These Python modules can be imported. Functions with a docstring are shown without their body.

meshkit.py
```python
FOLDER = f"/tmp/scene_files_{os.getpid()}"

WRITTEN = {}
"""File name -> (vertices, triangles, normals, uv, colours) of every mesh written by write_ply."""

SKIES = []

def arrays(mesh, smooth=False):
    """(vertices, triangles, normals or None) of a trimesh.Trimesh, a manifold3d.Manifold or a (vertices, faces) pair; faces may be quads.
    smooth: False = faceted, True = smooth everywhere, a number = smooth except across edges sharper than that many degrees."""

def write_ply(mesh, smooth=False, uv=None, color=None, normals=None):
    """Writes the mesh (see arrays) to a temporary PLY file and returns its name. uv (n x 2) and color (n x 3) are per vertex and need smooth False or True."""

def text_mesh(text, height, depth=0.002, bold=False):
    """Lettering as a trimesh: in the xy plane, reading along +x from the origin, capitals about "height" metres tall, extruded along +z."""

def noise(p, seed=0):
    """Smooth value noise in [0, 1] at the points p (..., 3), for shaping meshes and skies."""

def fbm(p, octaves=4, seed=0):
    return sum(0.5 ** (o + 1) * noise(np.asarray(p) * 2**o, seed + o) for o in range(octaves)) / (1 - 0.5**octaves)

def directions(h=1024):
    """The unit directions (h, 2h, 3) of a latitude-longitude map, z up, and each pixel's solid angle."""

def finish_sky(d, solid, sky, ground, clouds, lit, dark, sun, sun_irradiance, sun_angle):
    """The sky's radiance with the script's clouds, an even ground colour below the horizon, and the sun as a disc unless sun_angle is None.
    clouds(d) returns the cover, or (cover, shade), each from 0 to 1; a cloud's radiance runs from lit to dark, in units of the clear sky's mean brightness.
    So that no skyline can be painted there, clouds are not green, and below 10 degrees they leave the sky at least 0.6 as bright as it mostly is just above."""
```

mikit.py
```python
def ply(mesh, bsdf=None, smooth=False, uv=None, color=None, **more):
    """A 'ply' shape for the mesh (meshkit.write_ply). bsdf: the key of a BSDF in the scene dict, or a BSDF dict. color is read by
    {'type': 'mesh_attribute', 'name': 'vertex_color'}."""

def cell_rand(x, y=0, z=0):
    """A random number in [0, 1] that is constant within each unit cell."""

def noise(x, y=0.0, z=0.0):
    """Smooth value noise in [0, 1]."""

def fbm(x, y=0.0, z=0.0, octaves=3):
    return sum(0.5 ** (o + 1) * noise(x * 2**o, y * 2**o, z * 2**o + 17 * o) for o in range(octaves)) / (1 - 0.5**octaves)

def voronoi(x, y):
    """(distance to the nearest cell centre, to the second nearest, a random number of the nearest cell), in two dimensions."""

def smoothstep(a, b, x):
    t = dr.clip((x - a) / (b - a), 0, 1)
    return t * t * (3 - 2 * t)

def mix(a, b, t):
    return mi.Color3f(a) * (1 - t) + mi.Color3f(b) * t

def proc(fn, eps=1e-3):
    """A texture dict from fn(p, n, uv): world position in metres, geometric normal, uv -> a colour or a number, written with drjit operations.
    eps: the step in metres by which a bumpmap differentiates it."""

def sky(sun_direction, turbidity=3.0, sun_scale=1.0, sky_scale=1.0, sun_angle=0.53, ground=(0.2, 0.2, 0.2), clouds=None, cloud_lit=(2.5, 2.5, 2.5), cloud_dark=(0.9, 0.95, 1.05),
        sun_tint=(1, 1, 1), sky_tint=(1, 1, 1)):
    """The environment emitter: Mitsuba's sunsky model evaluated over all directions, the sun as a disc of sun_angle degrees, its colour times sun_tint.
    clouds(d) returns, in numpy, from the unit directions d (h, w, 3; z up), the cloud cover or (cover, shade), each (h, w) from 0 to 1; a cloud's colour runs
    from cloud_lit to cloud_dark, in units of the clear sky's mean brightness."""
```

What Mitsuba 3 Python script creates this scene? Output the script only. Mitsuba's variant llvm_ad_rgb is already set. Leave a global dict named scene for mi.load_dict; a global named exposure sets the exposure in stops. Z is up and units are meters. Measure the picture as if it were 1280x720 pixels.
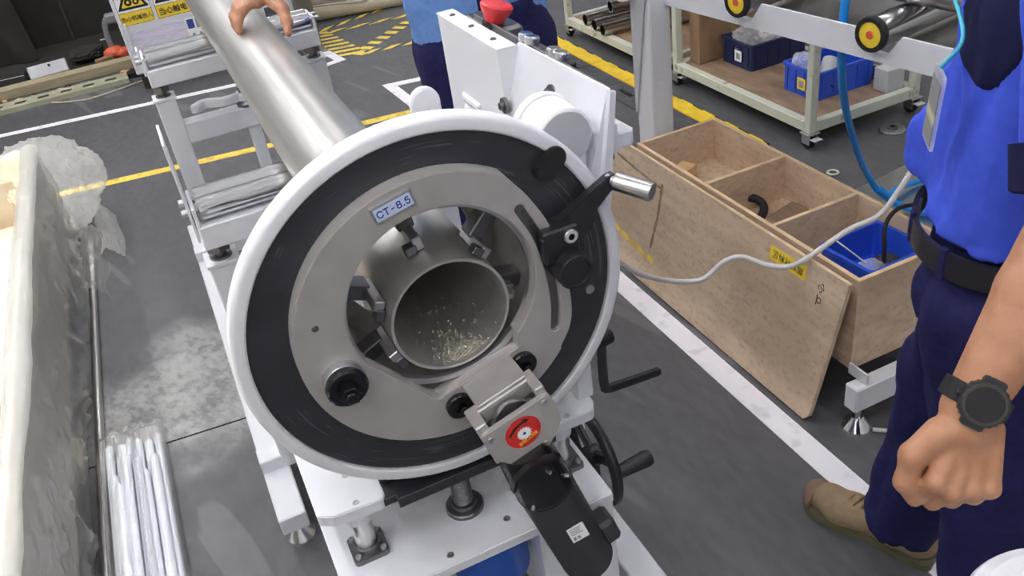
import math
import numpy as np, trimesh, shapely
import shapely.geometry as sg
import drjit as dr
import mitsuba as mi
import mikit, meshkit
from mikit import proc, noise, fbm, voronoi, smoothstep, mix, cell_rand

T = mi.ScalarTransform4f
scene, labels = {}, {}

# ------------------------------------------------------------------ camera, lamps, exposure
CAM_R = np.array([[0.9006, -0.4145, -0.1305], [-0.3299, -0.4566, -0.8263], [0.2829, 0.7872, -0.5479]])
_m = np.eye(4)
_m[:3, 0], _m[:3, 1], _m[:3, 2], _m[:3, 3] = -CAM_R[0], -CAM_R[1], CAM_R[2], (0, 0, 1.6)
scene['camera'] = {'type': 'perspective', 'fov': 60.386, 'fov_axis': 'x', 'near_clip': 0.05, 'far_clip': 100.0,
                   'to_world': T(_m)}
exposure = 0.08
LAMP = 32.0
# rows of ceiling lamps: (x, y, brightness); the rows on the crate's side of the hall are the bright ones
LAMP_SPOTS = [(x, y, b) for x, b in ((-4.6, 0.7), (-2.6, 1.05), (-0.8, 1.4), (1.6, 0.75), (4.2, 0.5)) for y in (-3.0, 0.0, 3.0, 6.0, 9.0, 12.0)]
LAMP_Z = 4.6

# ------------------------------------------------------------------ helpers
def srgb(r, g, b):
    c = np.array([r, g, b], float) / 255
    return [float(x) for x in np.where(c <= 0.04045, c / 12.92, ((c + 0.055) / 1.055) ** 2.4)]

def mat(name, color, rough=0.5, metallic=0.0, spec=0.5, bump=None, bump_scale=0.001, **kw):
    base = proc(color) if callable(color) else {'type': 'rgb', 'value': list(color)}
    d = {'type': 'principled', 'base_color': base, 'roughness': proc(rough) if callable(rough) else rough, 'metallic': metallic, 'specular': spec, **kw}
    if bump is not None:
        d = {'type': 'bumpmap', 'arbitrary': proc(bump), 'scale': bump_scale, 'bsdf': d}
    scene[name] = {'type': 'twosided', 'bsdf': d}
    return name

def key_for(base):
    if base not in scene and base not in labels:
        return base
    k = 1
    while f'{base}_{k:03d}' in scene or f'{base}_{k:03d}' in labels:
        k += 1
    return f'{base}_{k:03d}'

def add(name, mesh, bsdf, smooth=35, label=None, cat=None, group=None, kind=None, **kw):
    """One entry of the scene; returns its key."""
    k = key_for(name)
    if isinstance(mesh, list):
        mesh = cat_m(mesh)
    scene[k] = mesh if isinstance(mesh, dict) else mikit.ply(mesh, bsdf, smooth, **kw)
    if label or cat or group or kind:
        tag(k, label, cat, group, kind)
    return k

def tag(k, label=None, cat=None, group=None, kind=None):
    labels[k] = {a: b for a, b in (('label', label), ('category', cat), ('group', group), ('kind', kind)) if b}
    return k

def thing(name, label, cat, group=None):
    return tag(key_for(name), label, cat, group)

def cat_m(ms):
    return trimesh.util.concatenate(ms)

def V(*a):
    return np.array(a, float)

def unit(v):
    v = np.asarray(v, float)
    return v / np.linalg.norm(v)

def frame(z, xhint=None):
    z = unit(z)
    h = V(0, 0, 1) if abs(z[2]) < 0.9 else V(1, 0, 0)
    if xhint is not None:
        h = np.asarray(xhint, float)
        x = unit(h - z * (h @ z))
        return np.c_[x, np.cross(z, x), z]
    x = unit(np.cross(h, z))
    return np.c_[x, np.cross(z, x), z]

def put(mesh, origin, R=None):
    m = mesh.copy()
    M = np.eye(4)
    if R is not None:
        M[:3, :3] = R
    M[:3, 3] = origin
    m.apply_transform(M)
    return m

def box(c, s, bevel=0.002, R=None):
    h = np.array(s, float) / 2
    b = min(bevel, h.min() * 0.49)
    pts = []
    for sx in (-1, 1):
        for sy in (-1, 1):
            for sz in (-1, 1):
                for ax in range(3):
                    p = h.copy() - b
                    p[ax] = h[ax]
                    pts.append(p * (sx, sy, sz))
    m = trimesh.convex.convex_hull(np.array(pts)) if b > 0 else trimesh.creation.box(s)
    return put(m, c, R)

def bx(x0, x1, y0, y1, z0, z1, bevel=0.002):
    return box(((x0 + x1) / 2, (y0 + y1) / 2, (z0 + z1) / 2), (x1 - x0, y1 - y0, z1 - z0), bevel)

def lathe(profile, origin=(0, 0, 0), axis=(0, 0, 1), n=40):
    m = trimesh.creation.revolve(np.array(profile, float), sections=n)
    return put(m, origin, frame(axis))

def cyl(p0, p1, r, r1=None, n=28, bevel=0.001):
    p0, p1 = np.array(p0, float), np.array(p1, float)
    L = np.linalg.norm(p1 - p0)
    r1 = r if r1 is None else r1
    b = min(bevel, L * 0.3, r * 0.5, r1 * 0.5)
    return lathe([(0, 0), (r - b, 0), (r, b), (r1, L - b), (r1 - b, L), (0, L)], p0, p1 - p0, n)

def pipe_mesh(p0, p1, r, wall, n=48):
    L = np.linalg.norm(np.array(p1, float) - p0)
    return lathe([(r, 0), (r, L), (r - wall, L), (r - wall, 0), (r, 0)], p0, np.array(p1, float) - p0, n)

def catmull(pts, per=8):
    p = np.array(pts, float)
    p = np.vstack([2 * p[0] - p[1], p, 2 * p[-1] - p[-2]])
    out = []
    for i in range(1, len(p) - 2):
        for t in np.linspace(0, 1, per, endpoint=False):
            a, b, c, d = p[i - 1:i + 3]
            out.append(0.5 * (2 * b + (c - a) * t + (2 * a - 5 * b + 4 * c - d) * t * t + (3 * b - a - 3 * c + d) * t ** 3))
    out.append(p[-2])
    return np.array(out)

def tube(pts, r, sides=10, smooth=True, per=8, closed=False):
    p = catmull(pts, per) if smooth else np.array(pts, float)
    n = len(p)
    t = np.gradient(p, axis=0)
    if closed:
        t = np.roll(p, -1, 0) - np.roll(p, 1, 0)
    t /= np.linalg.norm(t, axis=1, keepdims=True) + 1e-12
    u = np.zeros_like(p)
    a = unit(np.cross(t[0], V(0.3, 0.2, 1)))
    for i in range(n):
        a = a - t[i] * (a @ t[i])
        a = a / np.linalg.norm(a)
        u[i] = a
    w = np.cross(t, u)
    rr = np.broadcast_to(r, (n,))
    ang = np.arange(sides) * 2 * np.pi / sides
    v = p[:, None] + rr[:, None, None] * (np.cos(ang)[None, :, None] * u[:, None] + np.sin(ang)[None, :, None] * w[:, None])
    f = []
    for i in range(n if closed else n - 1):
        k = (i + 1) % n
        for j in range(sides):
            j2 = (j + 1) % sides
            f += [(i * sides + j, i * sides + j2, k * sides + j2), (i * sides + j, k * sides + j2, k * sides + j)]
    v = v.reshape(-1, 3)
    if not closed:
        v = np.vstack([v, p[0], p[-1]])
        for j in range(sides):
            j2 = (j + 1) % sides
            f += [(n * sides, j2, j), (n * sides + 1, (n - 1) * sides + j, (n - 1) * sides + j2)]
    return trimesh.Trimesh(v, f, process=False)

def extrude(poly, h):
    """Along +z from 0; takes multipolygons."""
    gs = [poly] if poly.geom_type == 'Polygon' else list(poly.geoms)
    return cat_m([trimesh.creation.extrude_polygon(g, h, engine='earcut') for g in gs])

def extrude_bevel(poly, h, b=0.002):
    """Along +z, the top rim chamfered by b."""
    import manifold3d as m3
    gs = [poly] if poly.geom_type == 'Polygon' else list(poly.geoms)
    out = []
    for g in gs:
        rings = [np.array(g.exterior.coords)[:-1]] + [np.array(i.coords)[:-1] for i in g.interiors]
        cs = m3.CrossSection(rings, m3.FillRule.EvenOdd)
        lo = cs.extrude(h - b)
        hi = cs.offset(-b / 2, m3.JoinType.Miter).extrude(b / 2).translate((0, 0, h - b))
        hi2 = cs.offset(-b, m3.JoinType.Miter).extrude(b / 2).translate((0, 0, h - b / 2))
        mm = (lo + hi + hi2).to_mesh()
        out.append(trimesh.Trimesh(mm.vert_properties[:, :3], mm.tri_verts, process=False))
    return cat_m(out)

def circle(x, y, r, n=96):
    a = np.arange(n) * 2 * np.pi / n
    return sg.Polygon(np.c_[x + r * np.cos(a), y + r * np.sin(a)])

def rect2(x0, y0, x1, y1, r=0.0):
    p = sg.box(x0 + r, y0 + r, x1 - r, y1 - r)
    return p.buffer(r, quad_segs=5) if r else p

def text(s, h, origin, xd, yd, depth=0.0006, bold=False, center=True):
    m = meshkit.text_mesh(s, h, depth, bold)
    if center:
        m.apply_translation([-(m.bounds[0][0] + m.bounds[1][0]) / 2, -(m.bounds[0][1] + m.bounds[1][1]) / 2, 0])
    xd, yd = unit(xd), unit(yd)
    return put(m, origin, np.c_[xd, yd, np.cross(xd, yd)])

# Chinese characters as pen strokes on a 10 x 10 square (x right, y up)
GLYPHS = {
    '当': [[(5, 10), (5, 6.6)], [(1.8, 9.3), (3, 7.2)], [(8.2, 9.3), (7, 7.2)], [(1, 6), (9, 6), (9, 0)], [(1.5, 3.1), (9, 3.1)], [(1, 0.2), (9, 0.2)]],
    '心': [[(1.2, 5.6), (0.6, 2.4)], [(3.2, 6.6), (3.2, 1), (4, 0.3), (7, 0.3), (7.4, 2.4)], [(5, 9), (6, 6.6)], [(8, 6.8), (9.4, 3.6)]],
    '机': [[(0.3, 7.2), (4.4, 7.2)], [(2.4, 9.8), (2.4, 0)], [(2.4, 6.6), (0.3, 3)], [(2.6, 6), (4.2, 4.4)], [(5.6, 9), (5.6, 4), (4.4, 0.3)], [(5.6, 9), (8.3, 9), (8.3, 0.8), (9.6, 0.8), (9.7, 2.2)]],
    '械': [[(0.2, 7.2), (3.4, 7.2)], [(1.8, 9.8), (1.8, 0)], [(1.8, 6.4), (0.2, 3)], [(4, 7.2), (9.8, 7.2)], [(7, 9.8), (7.4, 3), (9.2, 0.2), (9.6, 1.8)], [(9.4, 5), (6.4, 0.4)], [(3.6, 4), (6.6, 4)], [(4.6, 5.6), (4.4, 1)], [(5.8, 5.6), (5.8, 0.6)], [(8.4, 9.6), (9.2, 8.4)]],
    '伤': [[(2.8, 9.8), (0.4, 4.8)], [(1.8, 7), (1.8, 0)], [(5, 9.8), (3.6, 6.2)], [(4.4, 8), (9.4, 8)], [(3.8, 5.4), (9, 5.4), (8.6, 0.6), (7.2, 1)], [(6.2, 7), (5.8, 3), (3.4, 0.2)]],
    '人': [[(5, 9.8), (4.6, 6), (0.6, 0.2)], [(4.8, 6), (9.4, 0.2)]],
    '触': [[(1.8, 9.8), (0.4, 7)], [(1.4, 8.6), (4, 8.6), (3, 6.8)], [(0.8, 6.6), (4.4, 6.6), (4.4, 0.2)], [(0.8, 6.6), (0.6, 2.4), (0, 0.2)], [(0.8, 4.6), (4.4, 4.6)], [(0.8, 2.6), (4.4, 2.6)], [(2.6, 6.6), (2.6, 0.6)], [(5.4, 7.2), (9.6, 7.2), (9.6, 3.8), (5.4, 3.8), (5.4, 7.2)], [(7.5, 9.8), (7.5, 0.8)], [(5, 0.6), (9.4, 1)], [(8.6, 2.6), (9.6, 0.2)]],
    '电': [[(1.4, 8), (8.4, 8), (8.4, 3), (1.4, 3), (1.4, 8)], [(1.4, 5.5), (8.4, 5.5)], [(4.9, 9.9), (4.9, 0.6), (9.4, 0.6), (9.6, 2)]],
    '周': [[(1.6, 9.2), (1.6, 4), (0.4, 0.2)], [(1.6, 9.2), (9, 9.2), (9, 0.4), (7.8, 0.6)], [(3, 7.4), (7.4, 7.4)], [(5.2, 8.6), (5.2, 5.4)], [(2.8, 5.4), (7.6, 5.4)], [(3.4, 3.8), (7, 3.8), (7, 1.4), (3.4, 1.4), (3.4, 3.8)]],
    '转': [[(0.6, 8.6), (4.4, 8.6)], [(2.6, 9.8), (1, 5.6), (4.4, 5.6)], [(2.8, 7.2), (2.8, 0)], [(0.2, 3), (4.8, 3.6)], [(5.2, 8), (9.4, 8)], [(4.8, 5.6), (9.8, 5.6)], [(7.4, 9.8), (6.4, 3.6), (9.2, 3.6), (7.4, 1.4)], [(6.2, 2.2), (8.4, 0.2)]],
    '材': [[(0.3, 7.2), (4.6, 7.2)], [(2.4, 9.8), (2.4, 0)], [(2.4, 6.6), (0.3, 2.6)], [(2.6, 6), (4.4, 4.4)], [(5, 7.2), (9.8, 7.2)], [(7.8, 9.8), (7.8, 0.4), (6.6, 0.8)], [(7.6, 7), (4.8, 2.2)]],
    '料': [[(0.6, 9), (1.2, 7)], [(4.4, 9), (3.6, 7)], [(0.2, 6), (4.8, 6)], [(2.4, 9.8), (2.4, 0)], [(2.4, 5.6), (0.2, 2)], [(2.6, 5.4), (4.6, 3)], [(5.6, 8.4), (6.6, 7.2)], [(5.4, 5.8), (6.4, 4.6)], [(5, 2.6), (9.8, 3.6)], [(8.2, 9.8), (8.2, 0)]],
    '区': [[(9, 9.2), (1.2, 9.2), (1.2, 0.6), (9.6, 0.6)], [(7.6, 7.6), (3, 2.4)], [(3.2, 7.2), (7.8, 2.6)]],
    '禁': [[(0.4, 8), (4.4, 8)], [(2.4, 9.8), (2.4, 5.2)], [(2.2, 7.6), (0.4, 5.6)], [(2.6, 7.6), (4.4, 6)], [(5.4, 8), (9.6, 8)], [(7.4, 9.8), (7.4, 5.2)], [(7.2, 7.6), (5.4, 5.6)], [(7.6, 7.6), (9.6, 5.8)], [(1.6, 4.4), (8.4, 4.4)], [(0.4, 2.8), (9.6, 2.8)], [(5, 2.8), (5, 0)], [(2.8, 1.8), (1.4, 0.3)], [(7, 1.8), (8.6, 0.3)]],
    '止': [[(5.4, 9.6), (5.4, 0.4)], [(5.4, 5.6), (9, 5.6)], [(2.2, 6.6), (2.2, 0.4)], [(0.4, 0.4), (9.6, 0.4)]],
    '记': [[(1, 9), (2.4, 7.6)], [(0.4, 6), (2.6, 6), (2.6, 1), (4.2, 2.4)], [(4.6, 8.6), (8.8, 8.6), (8.8, 5), (4.8, 5), (4.8, 0.8), (9.4, 0.8), (9.6, 2.4)]],
}

def glyphs(s, h, origin, xd, yd, depth=0.0006, pen=0.9, gap=1.12):
    """A line of characters centred on the origin, as flat lettering."""
    w = len(s) * gap * h
    parts = []
    for i, ch in enumerate(s):
        for st in GLYPHS[ch]:
            parts.append(sg.LineString([((x / 10 + i * gap + (gap - 1) / 2) * h - w / 2, (y / 10 - 0.5) * h) for x, y in st]).buffer(pen * h / 20, cap_style='square', quad_segs=1))
    xd, yd = unit(xd), unit(yd)
    return put(extrude(shapely.union_all(parts), depth), origin, np.c_[xd, yd, np.cross(xd, yd)])

# smooth bodies: round cones joined by a smooth minimum, turned into a mesh by surface nets
def sdf_cone(P, a, b, ra, rb, flat=None):
    a, b = np.array(a, float), np.array(b, float)
    q, d = P - a, b - a
    k = 1.0
    if flat is not None:
        n, s = unit(flat[0]), flat[1]
        q = q + n * ((q @ n) * (1 / s - 1))[..., None]
        d = d + n * ((d @ n) * (1 / s - 1))
        k = s ** 0.5
    t = np.clip((q @ d) / max(d @ d, 1e-9), 0, 1)
    return (np.linalg.norm(q - t[..., None] * d, axis=-1) - (ra + (rb - ra) * t)) * k

def smin(a, b, k):
    h = np.maximum(k - np.abs(a - b), 0) / k
    return np.minimum(a, b) - h * h * k * 0.25

def nets(F, lo, hi, res):
    """Surface nets of F(P) < 0 in the box."""
    lo, hi = np.array(lo, float), np.array(hi, float)
    n = np.maximum(((hi - lo) / res).astype(int) + 1, 3)
    ax = [lo[i] + res * np.arange(n[i]) for i in range(3)]
    P = np.stack(np.meshgrid(*ax, indexing='ij'), -1)
    D = F(P)
    D[0], D[-1], D[:, 0], D[:, -1], D[:, :, 0], D[:, :, -1] = [np.maximum(x, 1e-4) for x in (D[0], D[-1], D[:, 0], D[:, -1], D[:, :, 0], D[:, :, -1])]
    S = D < 0
    c = n - 1
    acc, cnt = np.zeros(tuple(c) + (3,)), np.zeros(tuple(c))
    corners = [(i, j, k) for i in (0, 1) for j in (0, 1) for k in (0, 1)]
    sl = lambda o: tuple(slice(o[i], o[i] + c[i]) for i in range(3))
    for o in corners:
        for axx in range(3):
            if o[axx]:
                continue
            o2 = list(o); o2[axx] = 1
            A, B = D[sl(o)], D[sl(o2)]
            X = (A < 0) != (B < 0)
            t = np.where(X, A / np.where(X, A - B, 1), 0)
            v = np.zeros(tuple(c) + (3,))
            for i in range(3):
                v[..., i] = o[i]
            v[..., axx] = t
            acc += v * X[..., None]
            cnt += X
    act = cnt > 0
    idx = -np.ones(tuple(c), int)
    idx[act] = np.arange(act.sum())
    base = np.stack(np.meshgrid(*[np.arange(x) for x in c], indexing='ij'), -1)
    vert = lo + res * (base[act] + acc[act] / cnt[act][:, None])
    faces = []
    for axx in range(3):
        b, d = (axx + 1) % 3, (axx + 2) % 3
        o2 = [0, 0, 0]; o2[axx] = 1
        s1 = tuple(slice(1, c[i]) if i != axx else slice(0, c[i]) for i in range(3))
        s2 = tuple(slice(1, c[i]) if i != axx else slice(1, c[i] + 1) for i in range(3))
        X = S[s1] != S[s2]
        pos = np.argwhere(X)
        flip = S[s1][X]
        pos[:, b] += 1
        pos[:, d] += 1
        def at(db, dd):
            q = pos.copy(); q[:, b] += db; q[:, d] += dd
            return idx[q[:, 0], q[:, 1], q[:, 2]]
        q = np.stack([at(-1, -1), at(0, -1), at(0, 0), at(-1, 0)], 1)
        q[~flip] = q[~flip][:, ::-1]
        faces.append(q)
    q = np.vstack(faces)
    return trimesh.Trimesh(vert, np.vstack([q[:, [0, 1, 2]], q[:, [0, 2, 3]]]), process=False)

def blob(bones, k, res, extra=None, pad=0.03):
    pts = np.array([p for b in bones for p, r in ((b[0], b[2]), (b[1], b[3])) for p in (np.array(p) - r, np.array(p) + r)])
    def F(P):
        D = None
        for b in bones:
            d = sdf_cone(P, b[0], b[1], b[2], b[3], b[4] if len(b) > 4 else None)
            D = d if D is None else smin(D, d, k)
        return extra(P, D) if extra else D
    return nets(F, pts.min(0) - pad, pts.max(0) + pad, res)

def sheet(fn, nu, nv):
    """A grid mesh of fn(u, v) -> (..., 3), u and v from 0 to 1."""
    u, v = np.meshgrid(np.linspace(0, 1, nu), np.linspace(0, 1, nv), indexing='ij')
    p = fn(u, v).reshape(-1, 3)
    i, j = np.meshgrid(np.arange(nu - 1), np.arange(nv - 1), indexing='ij')
    a = (i * nv + j).ravel()
    return trimesh.Trimesh(p, np.vstack([np.c_[a, a + nv, a + nv + 1], np.c_[a, a + nv + 1, a + 1]]), process=False)

# ------------------------------------------------------------------ materials
def floor_color(p, n, uv):
    big = fbm(p.x * 0.9 + 3, p.y * 0.9, 0.0, 3)
    grain = fbm(p.x * 60, p.y * 25, 1.0, 3)
    scuff = noise(p.x * 9, p.y * 70, 4.0)
    c = mix(srgb(76, 76, 80), srgb(90, 90, 93), big)
    c = c * (0.86 + 0.28 * grain)
    # the pale, dusty, worn patch between crate and machine
    dx, dy = (p.x + 0.16) / 0.42, (p.y - 2.36) / 0.34
    edge = fbm(p.x * 5, p.y * 5, 8.0, 3)
    worn = smoothstep(1.25, 0.55, dr.sqrt(dx * dx + dy * dy) + 0.8 * (edge - 0.5))
    fleck = smoothstep(0.22, 0.66, 0.55 * fbm(p.x * 70 + p.y * 20, p.y * 46, 2.0, 4) + 0.45 * fbm(p.x * 16, p.y * 16, 5.0, 3))
    c = mix(c, srgb(178, 178, 174), worn * (0.35 + 0.65 * fleck) * 0.75)
    scr = smoothstep(0.72, 0.84, noise(p.x * 26 + p.y * 7, p.y * 2.2 - p.x * 1.2, 6.0) * noise(p.x * 3, p.y * 3, 2.5) * 1.5)
    return mix(c, srgb(140, 140, 142), scr * 0.25)

mat('floor_paint', floor_color, rough=lambda p, n, uv: 0.38 + 0.16 * fbm(p.x * 14, p.y * 14, 0.0, 2), spec=0.5)
mat('white_paint', srgb(218, 219, 224), 0.32)
mat('white_gloss', srgb(228, 228, 232), 0.22)
mat('grey_white', srgb(186, 187, 190), 0.35)
def black_plate_color(p, n, uv):
    c = mix(srgb(38, 39, 46), srgb(52, 53, 61), fbm(p.x * 9, p.z * 30, 0.0, 2))
    dx, dz = p.x - 0.2357, p.z - 0.9432
    r, a = dr.sqrt(dx * dx + dz * dz), dr.atan2(dz, dx)
    scratch = smoothstep(0.72, 0.80, noise(a * 5.0, r * 420.0, 3.0) * (0.55 + 0.6 * noise(a * 2.2, r * 30.0, 9.0)))
    return mix(c, srgb(120, 122, 128), scratch * 0.26)
mat('black_plate', black_plate_color, 0.36)
mat('black_plastic', srgb(28, 28, 31), 0.4)
mat('black_gloss', srgb(20, 18, 20), 0.16)
mat('black_rubber', srgb(34, 34, 35), 0.7, spec=0.3)
mat('motor_black', srgb(46, 47, 52), 0.5)
mat('silver_plate', lambda p, n, uv: mix(srgb(176, 170, 167), srgb(188, 182, 179), fbm(p.x * 40, p.z * 40, p.y * 40, 2)), 0.42, metallic=0.35)
mat('satin_steel', srgb(190, 190, 192), 0.33, metallic=0.9)
mat('dark_steel', srgb(112, 112, 114), 0.35, metallic=0.85)
mat('chrome', srgb(222, 222, 224), 0.09, metallic=1.0)
mat('brushed_steel', srgb(205, 203, 200), 0.24, metallic=1.0)
mat('pipe_steel', lambda p, n, uv: mix(srgb(186, 184, 180), srgb(214, 212, 208), fbm(p.x * 60, p.y * 3, p.z * 60, 3)), lambda p, n, uv: 0.28 + 0.16 * fbm(p.x * 30, p.y * 2, p.z * 30, 2), metallic=0.72)
mat('inside_steel', srgb(186, 183, 178), 0.42, metallic=0.35)
mat('stainless_post', lambda p, n, uv: mix(srgb(120, 114, 104), srgb(158, 152, 142), noise(p.x * 8, p.y * 8, p.z * 3)), 0.4, metallic=0.6)
mat('blue_paint', srgb(38, 84, 168), 0.3)
mat('blue_plastic', srgb(44, 82, 196), 0.38)
mat('navy_plastic', srgb(26, 38, 76), 0.4)
mat('hose_blue', srgb(24, 140, 226), 0.3)
mat('red_plastic', srgb(208, 48, 50), 0.35)
mat('red_print', srgb(206, 44, 40), 0.45)
mat('yellow_print', srgb(240, 206, 60), 0.5)
mat('orange_print', srgb(240, 160, 50), 0.5)
mat('black_print', srgb(26, 24, 24), 0.55)
mat('blue_print', srgb(60, 74, 150), 0.5)
mat('lilac_paper', lambda p, n, uv: mix(srgb(222, 216, 232), srgb(206, 200, 222), smoothstep(0.45, 0.6, noise(p.x * 30, 0.0, p.z * 240))), 0.5)
mat('pale_blue_plate', srgb(196, 210, 236), 0.3)
mat('white_print', srgb(240, 240, 240), 0.5)
mat('grey_print', srgb(150, 150, 160), 0.5)
mat('yellow_paint', lambda p, n, uv: mix(srgb(232, 202, 84), srgb(206, 174, 72), smoothstep(0.5, 0.75, fbm(p.x * 30, p.y * 30, 0.0, 3))), 0.5)
mat('yellow_edge', lambda p, n, uv: mix(srgb(240, 204, 50), srgb(214, 176, 48), fbm(p.x * 20, p.y * 20, 0.0, 3)), 0.5)
mat('white_tape', lambda p, n, uv: mix(srgb(234, 231, 237), srgb(214, 211, 216), smoothstep(0.55, 0.85, fbm(p.x * 25, p.y * 25, 0.0, 3))), 0.45)
mat('mat_rubber', lambda p, n, uv: mix(srgb(70, 70, 74), srgb(88, 88, 92), fbm(p.x * 12, p.y * 12, 0.0, 2)), 0.65)

def ply_color(p, n, uv):
    grain = fbm(p.x * 26 + p.y * 5, p.y * 7, p.z * 44, 3)
    blot = fbm(p.x * 5, p.y * 5 + 9, p.z * 5, 3)
    fine = fbm(p.x * 90, p.y * 90, p.z * 90, 2)
    c = mix(srgb(214, 192, 166), srgb(188, 163, 137), grain)
    c = mix(c, srgb(168, 143, 120), smoothstep(0.45, 0.75, blot) * 0.5)
    c = mix(c, srgb(150, 128, 108), smoothstep(0.5, 0.8, fine) * 0.3)
    spot = smoothstep(0.74, 0.84, fbm(p.x * 46, p.y * 30, p.z * 46, 2))
    return mix(c, srgb(126, 104, 84), spot * 0.22)
mat('plywood', ply_color, 0.6, spec=0.3)
mat('plywood_edge', lambda p, n, uv: mix(srgb(222, 196, 162), srgb(196, 166, 130), noise(p.x * 30, p.y * 30, p.z * 200)), 0.65, spec=0.3)
mat('raw_wood', lambda p, n, uv: mix(srgb(216, 182, 138), srgb(190, 152, 108), fbm(p.x * 60, p.y * 8, p.z * 60, 3)), 0.6)
mat('old_wood', lambda p, n, uv: mix(srgb(176, 166, 138), srgb(140, 128, 100), fbm(p.x * 6, p.y * 60, p.z * 60, 3)), 0.7)
mat('grey_wood', lambda p, n, uv: mix(srgb(146, 140, 130), srgb(118, 111, 102), fbm(p.x * 10, p.y * 3, p.z * 22, 3)), 0.6)
mat('crate_wood', lambda p, n, uv: mix(srgb(238, 222, 196), srgb(226, 206, 174), fbm(p.x * 10, p.y * 3, p.z * 10, 3)), 0.5)
mat('cream_board', lambda p, n, uv: mix(srgb(246, 242, 230), srgb(238, 230, 212), fbm(p.x * 6, p.y * 3, p.z * 6, 3)), 0.4)
mat('cardboard', lambda p, n, uv: mix(srgb(150, 122, 96), srgb(130, 104, 80), noise(p.x * 50, p.y * 50, p.z * 6)), 0.75, spec=0.2)
mat('cart_paint', lambda p, n, uv: mix(srgb(196, 200, 186), srgb(150, 140, 118), smoothstep(0.62, 0.8, fbm(p.x * 22, p.y * 22, p.z * 22, 3))), 0.45)
mat('cart_deck', lambda p, n, uv: mix(srgb(160, 136, 112), srgb(122, 98, 78), fbm(p.x * 30, p.y * 8, 0.0, 3)), 0.6)
mat('dark_cloth', lambda p, n, uv: mix(srgb(44, 44, 41), srgb(56, 55, 51), fbm(p.x * 8, p.y * 8, p.z * 3, 3)), 0.8, spec=0.2)
mat('dark_panel', srgb(48, 46, 43), 0.6)
mat('beige_pipe', lambda p, n, uv: mix(srgb(222, 212, 186), srgb(190, 178, 146), fbm(p.x * 3, p.y * 9, p.z * 20, 2)), 0.5)
mat('tan_cable', srgb(176, 164, 140), 0.5)
mat('grey_tool', srgb(132, 134, 138), 0.45)
mat('orange_tool', srgb(208, 92, 60), 0.45)
mat('grey_cable', srgb(196, 192, 190), 0.45)
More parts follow.
